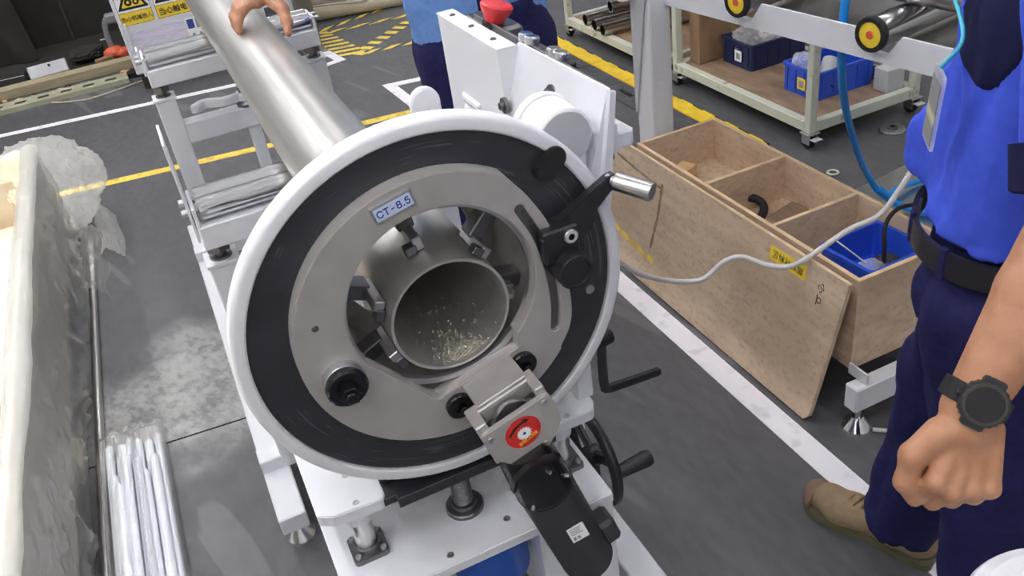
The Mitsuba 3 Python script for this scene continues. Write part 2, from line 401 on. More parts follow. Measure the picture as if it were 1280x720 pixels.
mat('pale_rail', lambda p, n, uv: mix(srgb(186, 184, 160), srgb(150, 148, 124), fbm(p.x * 9, p.y * 30, 0.0, 3)), 0.5)
mat('wall_paint', srgb(222, 223, 222), 0.7)
mat('ceiling_paint', srgb(196, 198, 200), 0.8)
mat('lamp_white', srgb(230, 230, 230), 0.4)
mat('film_tube', srgb(206, 209, 218), 0.25)
# people
mat('skin', lambda p, n, uv: mix(srgb(184, 136, 106), srgb(164, 114, 86), fbm(p.x * 60, p.y * 60, p.z * 60, 3)), 0.45, spec=0.4,
    bump=lambda p, n, uv: fbm(p.x * 420, p.y * 420, p.z * 420, 2), bump_scale=0.0004)
mat('hair', srgb(24, 20, 18), 0.4)
def cloth(a, b):
    return lambda p, n, uv: mix(srgb(*a), srgb(*b), fbm(p.x * 90, p.y * 90, p.z * 90, 2))
mat('royal_cloth', cloth((70, 92, 212), (60, 82, 198)), 0.75, spec=0.2, sheen=0.3)
mat('light_blue_cloth', cloth((112, 150, 208), (98, 134, 194)), 0.75, spec=0.2, sheen=0.3)
mat('navy_cloth', cloth((31, 31, 76), (25, 25, 64)), 0.8, spec=0.2, sheen=0.3)
mat('navy_trim', cloth((22, 24, 60), (18, 20, 52)), 0.8, spec=0.2)
mat('belt_leather', srgb(28, 26, 32), 0.4)
mat('shoe_suede', cloth((150, 130, 104), (130, 112, 88)), 0.8, spec=0.2)
mat('shoe_trim', srgb(120, 98, 80), 0.7)
mat('shoe_sole', srgb(92, 88, 66), 0.7)
mat('lace_tan', srgb(120, 100, 76), 0.7)
mat('cyan_cord', srgb(80, 190, 214), 0.5)
mat('badge_card', lambda p, n, uv: mix(srgb(206, 200, 150), srgb(120, 126, 130), smoothstep(0.45, 0.6, noise(p.x * 10, p.y * 10, p.z * 26))), 0.25)
mat('watch_glass', srgb(26, 24, 26), 0.12)
# clear plastic film: a thin sheet that lets most light through, and scatters some
def film(name, haze):
    scene[name] = {'type': 'blendbsdf', 'weight': haze, 'bsdf_0': {'type': 'thindielectric', 'int_ior': 1.52},
                   'bsdf_1': {'type': 'principledthin', 'base_color': {'type': 'rgb', 'value': [0.95, 0.95, 0.93]}, 'roughness': 0.22, 'spec_trans': 0.25, 'diff_trans': 1.0, 'eta': 1.5}}
film('clear_film', 0.14)
film('milky_film', 0.46)
film('white_film', 0.75)

# ------------------------------------------------------------------ the hall
add('floor', bx(-9, 11, -6, 17, -0.12, 0, 0), 'floor_paint', False, kind='structure')
add('ceiling', bx(-9, 11, -6, 17, 5.4, 5.5, 0), 'ceiling_paint', False, kind='structure')
add('wall_left', bx(-9.2, -9, -6, 17, 0, 5.4, 0), 'wall_paint', False, kind='structure')
add('wall_right', bx(11, 11.2, -6, 17, 0, 5.4, 0), 'wall_paint', False, kind='structure')
add('wall_back', bx(-9, 11, 17, 17.2, 0, 5.4, 0), 'wall_paint', False, kind='structure')
add('wall_front', bx(-9, 11, -6.2, -6, 0, 5.4, 0), 'wall_paint', False, kind='structure')
_housing = cat_m([bx(-0.05, 0.05, -0.95, 0.95, 0.060, 0.085, 0.008)] + [cyl((0, q * 0.7, 0.085), (0, q * 0.7, 0.8), 0.006, n=8) for q in (-1, 1)] + [bx(-0.02, 0.02, q * 0.94 - 0.01, q * 0.94 + 0.01, -0.02, 0.065, 0.003) for q in (-1, 1)])
_glow = cyl((0, -0.93, 0.0), (0, 0.93, 0.0), 0.055, n=14)
_house, _tube = mikit.ply(_housing, 'lamp_white', 30), mikit.ply(_glow, 'lamp_white', 30)
ORD = ['first', 'second', 'third', 'fourth', 'fifth', 'sixth', 'seventh']
for x, y, b in LAMP_SPOTS:
    row = sorted({q[0] for q in LAMP_SPOTS}).index(x)
    nth = sorted(q[1] for q in LAMP_SPOTS if q[0] == x).index(y)
    k = thing('ceiling_lamp', f'white LED tube lamp, {ORD[nth]} from the front, {ORD[row]} row from the left wall', 'lamp', 'LED lamps hanging in rows from the hall ceiling')
    add(k + '__housing', {**_house, 'to_world': T().translate([x, y, LAMP_Z])}, None)
    add(k + '__diffuser', {**_tube, 'to_world': T().translate([x, y, LAMP_Z]),
                           'emitter': {'type': 'area', 'radiance': {'type': 'rgb', 'value': [LAMP * b * c for c in (1.0, 0.985, 1.0)]}}}, None)

# floor markings and joints
def tape(name, pts, w, m, z=0.0012, label=None):
    return add('floor__' + name, extrude(sg.LineString(pts).buffer(w / 2, cap_style='flat', join_style='mitre'), z), m, False, label=label)
tape('white_tape', [(1.134, 0.55), (1.134, 2.9)], 0.068, 'white_tape', label='wide white floor line running past the wooden box')
tape('white_line', [(-1.6, 5.49), (0.45, 5.165)], 0.055, 'white_tape', label='thin white floor line beyond the plastic-wrapped crate')
tape('yellow_line', [(-1.6, 4.43), (0.40, 4.12), (1.16, 4.02)], 0.06, 'yellow_paint', label='yellow floor line passing behind the machine')
tape('white_corner', [(0.92, 5.62), (1.0, 5.12), (0.76, 5.06)], 0.055, 'white_tape', label='white tape corner in front of the steel post')
tape('white_corner', [(1.5, 4.4), (1.10, 4.475), (1.13, 3.80)], 0.06, 'white_tape', label='white tape corner behind the control box')
tape('white_corner', [(1.74, 3.75), (1.765, 3.16), (1.36, 3.17)], 0.06, 'white_tape', label='white tape corner beside the rubber mat')
add('floor__tape_lettering', text('FA 36', 0.034, (0.865, 5.085, 0.0013), V(0.97, 0.24, 0), V(-0.24, 0.97, 0), 0.0004), 'grey_print', False)
def hazard(p, q, w, n, slant, label):
    p, q = V(*p), V(*q)
    d = (q - p); L = np.linalg.norm(d); d /= L; s = V(-d[1], d[0])
    st = L / n
    k = 'floor__hazard_tape'
    blk = sg.Polygon([p - s * w / 2, q - s * w / 2, q + s * w / 2, p + s * w / 2])
    k = add(k, extrude(blk, 0.0009), 'mat_rubber', False, label=label)
    for i in range(n):
        a = p + d * (st * i)
        g = sg.Polygon([a - s * w / 2, a + d * st * 0.52 - s * w / 2, a + d * (st * 0.52 + slant) + s * w / 2, a + d * slant + s * w / 2]).intersection(blk)
        if g.area > 1e-6:
            add(k + '__stripe', extrude(g, 0.0014), 'yellow_paint', False)
hazard((1.0, 5.82), (1.10, 5.15), 0.15, 8, 0.06, 'yellow striped hazard tape beside the white tape corner')
hazard((1.10, 5.14), (1.75, 5.66), 0.09, 9, 0.0, 'yellow striped hazard tape running aslant behind the worker')
hazard((1.04, 5.74), (1.80, 5.64), 0.05, 5, 0.10, 'yellow striped hazard tape nearest the beige pipes')
hazard((1.12, 5.13), (1.75, 5.05), 0.055, 5, 0.08, 'yellow striped hazard tape nearest the machine')
hazard((1.02, 5.80), (1.70, 6.02), 0.045, 5, 0.08, 'yellow striped hazard tape under the loose cables')
add('floor__expansion_joint', extrude(sg.LineString([(-3, 2.33), (-0.43, 2.175), (-0.04, 2.14), (0.9, 2.06)]).buffer(0.003), 0.0006), 'black_rubber', False)

# rubber mat with yellow ramp edge along the carts
k = thing('floor_mat', 'dark ribbed rubber floor mat with a yellow ramp edge along the carts', 'mat')
RIB = []
for i in range(6):
    y0 = 2.62 + i * 0.33
    m = [bx(1.905, 2.035, y0, y0 + 0.326, 0.0, 0.009, 0.002)] + [bx(1.912 + j * 0.0155, 1.921 + j * 0.0155, y0 + 0.004, y0 + 0.322, 0.008, 0.013, 0.001) for j in range(8)]
    add(k + '__tile', cat_m(m), 'mat_rubber', 20)
for i in range(6):
    y0 = 2.62 + i * 0.33
    tooth = [sg.box(2.036, y0, 2.112, y0 + 0.3285)] + [sg.box(2.10, y0 + 0.03 + j * 0.165, 2.119, y0 + 0.115 + j * 0.165) for j in range(2)]
    add(k + '__edge_strip', extrude_bevel(shapely.union_all(tooth), 0.014, 0.003), 'yellow_edge', 20, label='yellow ramp strip' if i == 0 else None)
add(k + '__backing', bx(2.036, 2.127, 2.62, 4.6, 0.0, 0.006, 0.001), 'black_rubber', 20)
add(k + '__clip', bx(1.955, 1.975, 3.42, 3.52, 0.012, 0.017, 0.001), 'black_rubber', 20, label='black clip on the ribs')

# ------------------------------------------------------------------ the pipe cutting machine
CX, CY, CZ = 0.2357, 0.9444, 0.9432
UV = np.c_[V(1, 0, 0), V(0, 0, 1), V(0, -1, 0)]
def face(poly, y_back, y_front, bevel=0.0015):
    h = y_back - y_front
    m = extrude_bevel(poly, h, bevel) if bevel else extrude(poly, h)
    return put(m, (CX, y_back, CZ), UV)
def at(u, v, y):
    return V(CX + u, y, CZ + v)

PIPE = V(0.2475, 0, 0.937)
M = thing('pipe_cutting_machine', 'white pipe cutting machine with a big black and silver cutting ring and control box', 'machine')
def part(name, mesh, m, smooth=35, label=None, **kw):
    return add(M + '__' + name, mesh, m, smooth, label=label, **kw)

# guard: a lathed white rim with rounded edges, axis along -y
part('guard_ring', lathe([(0.2535, 0.000), (0.2535, 0.004), (0.256, 0.0065), (0.267, 0.0065), (0.2715, 0.003), (0.2735, -0.004), (0.2735, -0.018), (0.2715, -0.023), (0.266, -0.026), (0.240, -0.026), (0.240, -0.020), (0.2535, -0.020), (0.2535, 0.0)],
                         (CX, CY, CZ), (0, -1, 0), 128), 'white_gloss', 40, label='white guard rim')
disc = circle(0, 0, 0.2532, 160).difference(circle(0.004, 0.01, 0.150))
part('drive_plate', face(disc, CY + 0.012, CY + 0.0005, 0.001), 'black_plate', 30, label='black drive plate')
ear = sg.LineString([(0.172, 0.160), (0.1845, 0.1715)]).buffer(0.0165, quad_segs=12)
part('plate_lobe', face(ear, CY + 0.004, CY - 0.012, 0.002), 'black_plastic', 30, label='round black lobe at the rim')
# long fine scratches as grooves would be too fine; the plate's sheen carries them

# silver cutter ring
c0 = V(0.0, 0.012)
arc = [(0.199 * math.cos(a) + c0[0], 0.199 * math.sin(a) + c0[1]) for a in np.radians(np.linspace(57, 360 - 38.5, 90))]
right = catmull([(0.1525, -0.1125, 0), (0.1745, -0.074, 0), (0.1785, -0.0193, 0), (0.1655, 0.0718, 0), (0.1405, 0.1314, 0), (0.1084, 0.179, 0)], 8)[1:-1, :2]
outer = sg.Polygon(arc + [tuple(q) for q in right])
hole_arc = [(0.13 * math.cos(a) + 0.002, 0.13 * math.sin(a) + 0.036) for a in np.radians(np.linspace(-46, 204, 80))]
hole = sg.Polygon(hole_arc + [(-0.042, -0.1105), (-0.0336, -0.1155), (0.0903, -0.081)]).buffer(-0.004).buffer(0.004, quad_segs=6)
slot = sg.LineString(catmull([(0.1215, 0.126, 0), (0.1425, 0.076, 0), (0.1525, 0.02, 0), (0.155, -0.03, 0), (0.150, -0.071, 0)], 8)[:, :2]).buffer(0.0068, quad_segs=8)
cring = part('cutter_ring', face(outer.difference(hole).difference(slot), CY, CY - 0.0245, 0.0015), 'silver_plate', 30, label='silver cutter ring')
add(cring + '__slot_floor', face(slot.buffer(0.001), CY, CY - 0.0175, 0), 'dark_steel', False, label='curved graduated slot')
ticks = []
sl = catmull([(0.1215, 0.126, 0), (0.1425, 0.076, 0), (0.1525, 0.02, 0)], 12)[:, :2]
for i in range(2, len(sl) - 1):
    d = unit(sl[i + 1] - sl[i - 1]); nrm = V(-d[1], d[0])
    ticks.append(sg.LineString([sl[i] + nrm * 0.005, sl[i] - nrm * (0.001 if i % 5 else -0.0)]).buffer(0.0004))
add(cring + '__graduation', face(shapely.union_all(ticks), CY - 0.0175, CY - 0.0179, 0), 'black_print', False, label='fine scale marks in the slot')
YF = CY - 0.0245
a12 = math.radians(12)
pd, pu = V(math.cos(a12), 0, math.sin(a12)), V(-math.sin(a12), 0, math.cos(a12))
plate_c = at(-0.0372, 0.186, YF)
npk = part('name_plate', put(extrude_bevel(rect2(-0.027, -0.011, 0.027, 0.011, 0.001), 0.0035, 0.001), plate_c, np.c_[pd, pu, V(0, -1, 0)]), 'satin_steel', 30, label='small framed name plate reading CT-8.5')
add(npk + '__plate_face', put(extrude(rect2(-0.0245, -0.0085, 0.0245, 0.0085, 0.0005), 0.0004), plate_c + V(0, -0.0035, 0), np.c_[pd, pu, V(0, -1, 0)]), 'pale_blue_plate', False)
add(npk + '__lettering', text('CT-8.5', 0.0092, plate_c + V(0, -0.0039, 0), pd, pu, 0.0003, True), 'blue_print', False)
part('set_screw', [cyl(at(-0.165, 0.060, YF + 0.001), at(-0.165, 0.060, YF - 0.0012), 0.0045, n=20), cyl(at(-0.165, 0.060, YF), at(-0.165, 0.060, YF - 0.0022), 0.0022, n=6, bevel=0.0003)], 'dark_steel', 30)
# clamping bolt low on the left
def hexa(c, axis, r, h, bevel=0.001):
    return lathe([(0, 0), (r, 0), (r, h - bevel), (r - bevel * 2, h), (0, h)], c, axis, 6)
bk = part('clamp_bolt', lathe([(0, 0), (0.0275, 0), (0.0275, 0.012), (0.026, 0.014), (0, 0.014)], at(-0.1505, -0.0245, YF), (0, -1, 0), 48), 'satin_steel', 40, label='silver washer with a black hexagon bolt')
add(bk + '__bolt_flange', lathe([(0, 0), (0.0255, 0), (0.0275, 0.004), (0.0275, 0.010), (0.0245, 0.0135), (0, 0.0135)], at(-0.1505, -0.0245, YF - 0.014), (0, -1, 0), 48), 'black_gloss', 35)
add(bk + '__bolt_head', hexa(at(-0.1505, -0.0275, YF - 0.0275), (0, -1, 0), 0.0145, 0.013), 'black_gloss', False)
add(bk + '__bolt_tip', cyl(at(-0.1505, -0.0275, YF - 0.040), at(-0.1505, -0.0275, YF - 0.045), 0.008, n=24), 'black_gloss', 35)
# two black socket screws beside the cutter head
for u, v in ((0.0925, -0.110), (-0.0095, -0.1375)):
    b = part('socket_screw', lathe([(0, 0), (0.0195, 0), (0.0195, 0.007), (0.018, 0.0085), (0.0095, 0.0085), (0.009, 0.004), (0, 0.004)], at(u, v, YF), (0, -1, 0), 40), 'black_gloss', 35, label='black socket screw beside the cutter head' if u > 0 else None)
    add(b + '__hex_socket', cyl(at(u + 0.004, v - 0.006, YF - 0.0085), at(u + 0.004, v - 0.006, YF - 0.011), 0.0055, n=6, bevel=0.0004), 'black_plastic', False)

# chuck behind the ring
part('chuck_housing', lathe([(0.150, 0), (0.176, 0), (0.176, -0.15), (0.104, -0.15), (0.104, -0.145), (0.139, -0.145), (0.139, -0.004), (0.150, -0.004), (0.150, 0)], (CX + 0.006, CY + 0.012, CZ + 0.014), (0, -1, 0), 96), 'inside_steel', 35, label='steel chuck barrel inside the ring')
part('chuck_lip', face(circle(0.003, 0.034, 0.139).difference(circle(0.003, 0.030, 0.1265)), CY + 0.004, CY - 0.008, 0.001), 'satin_steel', 35)
for i, (ang, w, rr0, L, y0) in enumerate([(98, 0.024, 0.0855, 0.020, 0.985), (46, 0.022, 0.0855, 0.016, 0.952), (-10, 0.022, 0.0855, 0.016, 0.960), (158, 0.024, 0.0855, 0.016, 0.965), (205, 0.022, 0.0855, 0.016, 0.950), (262, 0.024, 0.0855, 0.018, 0.975)]):
    a = math.radians(ang)
    rad, tan = V(math.cos(a), 0, math.sin(a)), V(-math.sin(a), 0, math.cos(a))
    Rj = np.c_[tan, rad, np.cross(tan, rad)]
    c = V(PIPE[0], y0 + 0.036, PIPE[2]) + rad * (rr0 + L / 2)
    jk = part('jaw', box(c, (w * 0.62, L, 0.072), 0.0015, Rj), 'satin_steel', 30, label='silver chuck jaw pressing on the pipe' if i == 0 else None)
    add(jk + '__jaw_foot', box(V(PIPE[0], y0 + 0.055, PIPE[2]) + rad * (rr0 + L + 0.020), (w, 0.052, 0.03), 0.002, Rj), 'dark_steel', 30)
    add(jk + '__jaw_tip', box(V(PIPE[0], y0 + 0.004, PIPE[2]) + rad * (rr0 + 0.006) + tan * 0.012, (0.016, 0.012, 0.016), 0.001, Rj), 'dark_steel', 30)

# feed crank, upper right
pv = at(0.176, 0.085, CY - 0.020)
arm = sg.Polygon([(0.160, 0.0750), (0.171, 0.0895), (0.2500, 0.1290), (0.262, 0.131), (0.266, 0.118), (0.2310, 0.0885), (0.2215, 0.062), (0.196, 0.050), (0.172, 0.055)]).buffer(-0.003).buffer(0.003)
ck = part('feed_crank', face(arm, CY - 0.012, CY - 0.026, 0.002), 'black_plastic', 30, label='black feed crank arm')
h0 = at(0.2600, 0.1215, CY - 0.026)
hd = unit(V(0.50, -0.80, -0.13))
add(ck + '__handle', lathe([(0, 0), (0.0115, 0.0), (0.0130, 0.0015), (0.0130, 0.052), (0.0115, 0.0538), (0, 0.0538)], h0, hd, 40), 'brushed_steel', 40, label='polished steel crank handle')
add(ck + '__handle_pin', cyl(h0 - hd * 0.014, h0, 0.0075, n=20), 'satin_steel', 35)
part('crank_block', [box(at(0.168, 0.063, CY - 0.02), (0.052, 0.04, 0.05), 0.003), box(at(0.190, 0.040, CY - 0.012), (0.040, 0.022, 0.05), 0.003), box(at(0.151, 0.078, CY - 0.034), (0.020, 0.012, 0.010), 0.001, frame(V(0, -1, 0), V(0.85, 0, 0.5)))], 'black_plastic', 30, label='black crank bearing block')
part('crank_nut', [hexa(at(0.180, 0.0745, CY - 0.026), (0, -1, 0), 0.0125, 0.010), lathe([(0.0045, 0), (0.0105, 0), (0.0105, 0.008), (0.009, 0.0095), (0.0045, 0.0095)], at(0.180, 0.0745, CY - 0.036), (0, -1, 0), 24)], 'brushed_steel', 30, label='bright steel nut on the crank')
knob_axis = V(0, -1, 0)
kk = part('feed_knob', lathe([(0, 0), (0.0255, 0), (0.0255, 0.032), (0.0240, 0.0345), (0.0205, 0.0345), (0.0195, 0.031), (0, 0.031)], at(0.176, 0.027, CY - 0.024), knob_axis, 48), 'black_plastic', 35, label='round black feed knob')
part('plate_screw', [lathe([(0, 0), (0.0075, 0), (0.007, 0.003), (0.0035, 0.003), (0.003, 0.0012), (0, 0.0012)], at(0.2195, -0.048, CY), (0, -1, 0), 24)], 'satin_steel', 35)

# cutter head on the ring, in its own turned frame: t along, r outward, a toward the viewer
th = math.radians(15.6)
HT, HR, HA = V(math.cos(th), 0, math.sin(th)), V(math.sin(th), 0, -math.cos(th)), V(0, -1, 0)
HM = np.c_[HT, HR, np.cross(HT, HR)]
def hp(t, r, y):
    return V(CX, 0, CZ) + HT * t + HR * r + V(0, y, 0)
def hbox(t0, t1, r0, r1, y0, y1, b=0.002):
    return box(hp((t0 + t1) / 2, (r0 + r1) / 2, (y0 + y1) / 2), (t1 - t0, r1 - r0, abs(y1 - y0)), b, HM)
hk = part('cutter_head', [hbox(-0.0285, 0.0500, 0.106, 0.150, 0.868, 0.921, 0.0015), hbox(-0.047, -0.030, 0.112, 0.185, 0.840, 0.884), hbox(0.046, 0.060, 0.112, 0.185, 0.840, 0.884),
                          hbox(-0.047, 0.060, 0.112, 0.122, 0.866, 0.884), hbox(-0.047, 0.060, 0.150, 0.19, 0.840, 0.884)], 'silver_plate', 30, label='silver cutter head block')
add(hk + '__bearing', lathe([(0.011, 0), (0.030, 0), (0.031, 0.004), (0.031, 0.010), (0.011, 0.010)], hp(0.006, 0.149, 0.861), HA, 40), 'chrome', 35, label='bright round bearing in the head pocket')
add(hk + '__pocket_floor', hbox(-0.030, 0.046, 0.136, 0.150, 0.842, 0.866, 0.001), 'black_plastic', 30)
for t in (-0.020, 0.034):
    add(hk + '__pocket_screw', cyl(hp(t, 0.137, 0.853), hp(t, 0.133, 0.853), 0.006, n=20), 'dark_steel', 35)
# front plate with rounded lower corners (drawn in t, -r so that up is inward)
fp = sg.Polygon([(-0.0465, -0.124), (0.060, -0.124), (0.063, -0.150), (0.060, -0.176), (0.047, -0.197), (0.026, -0.209), (-0.008, -0.209), (-0.030, -0.200), (-0.043, -0.180), (-0.0475, -0.152)]).buffer(-0.008).buffer(0.008, quad_segs=6)
FM = np.c_[HT, -HR, np.cross(HT, -HR)]
add(hk + '__front_plate', put(extrude_bevel(fp, 0.008, 0.0015), V(CX, 0.842, CZ), FM), 'silver_plate', 30, label='rounded grey front plate with a red saw label')
YP = 0.834
lab = hk + '__saw_label'
lc = (0.0055, -0.158)
add(lab, put(extrude(circle(lc[0], lc[1], 0.0262, 64).difference(circle(lc[0], lc[1], 0.0246, 64)), 0.0004), V(CX, YP, CZ), FM), 'red_print', False)
add(lab.replace('saw_label', 'red_label'), put(extrude(circle(lc[0], lc[1], 0.0246, 64), 0.0003), V(CX, YP, CZ), FM), 'red_print', False, label='round red sticker with a white saw blade and an arrow')
tooth = []
for i in range(14):
    a = 2 * math.pi * i / 14
    tooth += [(lc[0] + 0.0005 + 0.0118 * math.cos(a), lc[1] - 0.003 + 0.0118 * math.sin(a)), (lc[0] + 0.0005 + 0.0085 * math.cos(a + 0.16), lc[1] - 0.003 + 0.0085 * math.sin(a + 0.16))]
add(hk + '__saw_print', put(extrude(sg.Polygon(tooth).difference(circle(lc[0] + 0.0005, lc[1] - 0.003, 0.002, 16)), 0.0006), V(CX, YP, CZ), FM), 'white_print', False)
add(hk + '__hub_print', put(extrude(circle(lc[0] + 0.0005, lc[1] - 0.003, 0.0026, 20), 0.0007), V(CX, YP, CZ), FM), 'blue_print', False)
arr = sg.LineString([(lc[0] - 0.018, lc[1] + 0.006), (lc[0] - 0.008, lc[1] + 0.0135), (lc[0] + 0.008, lc[1] + 0.0165)]).buffer(0.0017)
arr = arr.union(sg.Polygon([(lc[0] + 0.007, lc[1] + 0.0205), (lc[0] + 0.0155, lc[1] + 0.0155), (lc[0] + 0.0075, lc[1] + 0.012)]))
add(hk + '__arrow_print', put(extrude(arr, 0.0006), V(CX, YP, CZ), FM), 'black_print', False)
add(hk + '__orange_print', put(extrude(shapely.affinity.rotate(rect2(lc[0] - 0.013, lc[1] - 0.0185, lc[0] + 0.017, lc[1] - 0.0125), 8, origin='center'), 0.0006), V(CX, YP, CZ), FM), 'orange_print', False)
o8 = math.radians(8)
add(hk + '__label_lettering', glyphs('止心机伤人', 0.0044, V(CX, YP - 0.0006, CZ) + HT * (lc[0] + 0.002) - HR * (lc[1] - 0.0155), HT * math.cos(o8) - HR * math.sin(o8), HT * -math.sin(o8) - HR * math.cos(o8), 0.0002), 'black_print', False)
for t, r in ((-0.037, 0.137), (0.0495, 0.134), (0.026, 0.2005)):
    add(hk + '__plate_screw', lathe([(0, 0), (0.0048, 0), (0.0042, 0.0024), (0.0018, 0.003), (0, 0.003)], hp(t, r, YP), HA, 20), 'chrome', 35)
# saw blade, its teeth just under the pipe end
bt = []
for i in range(48):
    a = 2 * math.pi * i / 48
    bt += [(0.042 * math.cos(a), 0.042 * math.sin(a)), (0.0385 * math.cos(a + 0.07), 0.0385 * math.sin(a + 0.07))]
add(hk + '__saw_blade', put(extrude(sg.Polygon(bt).difference(circle(0, 0, 0.008, 24)), 0.003), hp(0.004, 0.1385, 0.945), UV), 'dark_steel', False, label='toothed saw blade at the pipe end')
add(hk + '__spindle', cyl(hp(0.004, 0.1385, 0.95), hp(0.004, 0.1385, 0.90), 0.014), 'satin_steel')

# saw motor hanging from the head, axis along r
MC = V(CX, 0.855, CZ) + HT * -0.006
def mp(r, dt=0.0, dy=0.0):
    return MC + HR * r + HT * dt + V(0, dy, 0)
mk = part('saw_motor', lathe([(0, 0), (0.040, 0), (0.0425, 0.004), (0.0425, 0.190), (0.040, 0.196), (0.030, 0.206), (0, 0.206)], mp(0.300), HR, 48), 'motor_black', 35, label='black saw motor with a white rating label')
add(mk + '__gear_neck', [lathe([(0, 0), (0.034, 0), (0.0385, 0.010), (0.0415, 0.045), (0.0435, 0.090), (0.0435, 0.100), (0.040, 0.102), (0, 0.102)], mp(0.196), HR, 48)], 'black_gloss', 40, label='glossy black gear neck')
add(mk + '__neck_seam', lathe([(0.0435, 0), (0.0442, 0.001), (0.0442, 0.003), (0.0435, 0.004)], mp(0.290), HR, 48), 'black_rubber', 40)
for dt, dy, r in ((0.012, -0.0385, 0.230), (-0.030, -0.031, 0.283), (0.031, -0.030, 0.268)):
    q = mp(r, dt, dy)
    nrm = unit(HT * dt + V(0, dy, 0))
    add(mk + '__neck_screw', lathe([(0, -0.002), (0.0035, -0.002), (0.003, 0.0042), (0, 0.0048)], q + nrm * 0.0015, nrm, 16), 'chrome', 35)
lip = sg.Polygon([(-0.044, 0.0), (-0.034, 0.016), (-0.010, 0.024), (0.014, 0.021), (0.038, 0.008), (0.034, 0.004), (0.012, 0.0155), (-0.010, 0.018), (-0.030, 0.0115), (-0.040, -0.002)])
add(mk + '__collar', put(extrude(lip, 0.010), mp(0.222, 0, -0.034), FM @ np.diag([1, -1, -1.0]) @ np.diag([1, -1, -1.0])), 'black_gloss', 35)
ln = unit(V(0, -1, 0) - HT * 0.12)
lp = mp(0.372, 0.004, -0.0425)
LW = np.c_[unit(np.cross(HR, ln)) * -1, -HR, ln]
ld = unit(np.cross(-HR, ln))
lab = add(mk + '__rating_label', put(extrude(rect2(-0.0135, -0.017, 0.0135, 0.017, 0.001), 0.0012), lp, np.c_[ld, -HR, np.cross(ld, -HR)]), 'white_print', False, label='small white rating label')
rows = [rect2(-0.0105, 0.012 - i * 0.0042, 0.0085 - (i % 3) * 0.002, 0.0135 - i * 0.0042) for i in range(4)] + [rect2(-0.0105, -0.013, -0.006, -0.006), rect2(-0.0035, -0.013, 0.001, -0.0065)]
add(mk + '__label_print', put(extrude(shapely.union_all(rows), 0.0005), lp + np.cross(ld, -HR) * 0.001, np.c_[ld, -HR, np.cross(ld, -HR)]), 'grey_print', False)
add(mk + '__switch_box', box(mp(0.446, 0.048, -0.004), (0.030, 0.052, 0.040), 0.006, HM), 'motor_black', 30)

# upper carriage: two white pads joined by a black bar
pad = lambda pts: sg.Polygon(pts).buffer(-0.012).buffer(0.012, quad_segs=6)
padk = part('carriage_pad', put(extrude_bevel(pad([(-0.004, 0.972), (0.018, 0.958), (0.098, 0.953), (0.098, 1.0), (0.084, 1.02), (0.084, 1.2), (-0.004, 1.2)]), 0.020, 0.002), (0, 0, 0.642)), 'white_paint', 30, label='white carriage pad')
for x, y in ((0.056, 1.030), (0.055, 0.968)):
    add(padk + '__pad_screw', lathe([(0, 0), (0.0052, 0), (0.0048, 0.0012), (0.0028, 0.0012), (0.0025, 0.0002), (0, 0.0002)], (x, y, 0.662), (0, 0, 1), 20), 'satin_steel', 35)
padk = part('carriage_pad', put(extrude_bevel(pad([(0.366, 0.955), (0.446, 0.955), (0.457, 0.975), (0.457, 1.2), (0.366, 1.2)]), 0.020, 0.002), (0, 0, 0.642)), 'white_paint', 30)
add(padk + '__pad_screw', lathe([(0, 0), (0.0052, 0), (0.0048, 0.0012), (0.0028, 0.0012), (0.0025, 0.0002), (0, 0.0002)], (0.404, 0.964, 0.662), (0, 0, 1), 20), 'satin_steel', 35)
part('carriage_bar', [bx(0.092, 0.372, 0.956, 1.17, 0.642, 0.656, 0.001), bx(0.112, 0.372, 0.942, 0.956, 0.641, 0.660, 0.001)], 'black_plate', 30, label='black bar between the pads')
part('ring_bracket', [bx(0.10, 0.37, 0.985, 1.05, 0.655, 0.80, 0.004)], 'black_plate', 30)
for x in (0.0535, 0.394):
    y = 0.985
    gk = part('guide_column', cyl((x, y, 0.548), (x, y, 0.640), 0.0165, n=40), 'brushed_steel', 40, label='polished guide column' if x < 0.1 else None)
    add(gk + '__column_collar', lathe([(0.0166, 0), (0.021, 0), (0.023, 0.026), (0.0166, 0.026)], (x, y, 0.616), (0, 0, 1), 40), 'white_paint', 40)
    fl = extrude_bevel(rect2(-0.028, -0.028, 0.028, 0.028, 0.007), 0.010, 0.0015)
    add(gk + '__column_flange', [put(fl, (x, y, 0.545)), lathe([(0.0170, 0), (0.023, 0), (0.022, 0.014), (0.0170, 0.014)], (x, y, 0.549), (0, 0, 1), 40)], 'dark_steel', 35)
    for sx in (-1, 1):
        for sy in (-1, 1):
            add(gk + '__flange_bolt', lathe([(0, 0), (0.0048, 0), (0.0048, 0.004), (0.0024, 0.004), (0.002, 0.0015), (0, 0.0015)], (x + sx * 0.020, y + sy * 0.020, 0.555), (0, 0, 1), 18), 'satin_steel', 35)
# lead screw with its thread
prof = [(0, 0)]
for i in range(16):
    z = 0.0062 * i
    prof += [(0.0118, z), (0.0118, z + 0.0014), (0.0158, z + 0.0030), (0.0162, z + 0.0042), (0.0122, z + 0.0060)]
prof += [(0, 0.0992)]
sk = part('lead_screw', lathe(prof, (0.2165, 0.985, 0.552), (0, 0, 1), 40), 'satin_steel', 25, label='threaded lead screw')
add(sk + '__screw_flange', lathe([(0, 0), (0.031, 0), (0.031, 0.006), (0.029, 0.008), (0.021, 0.009), (0.0195, 0.014), (0, 0.014)], (0.2165, 0.985, 0.545), (0, 0, 1), 44), 'dark_steel', 30, label='dark round screw flange')

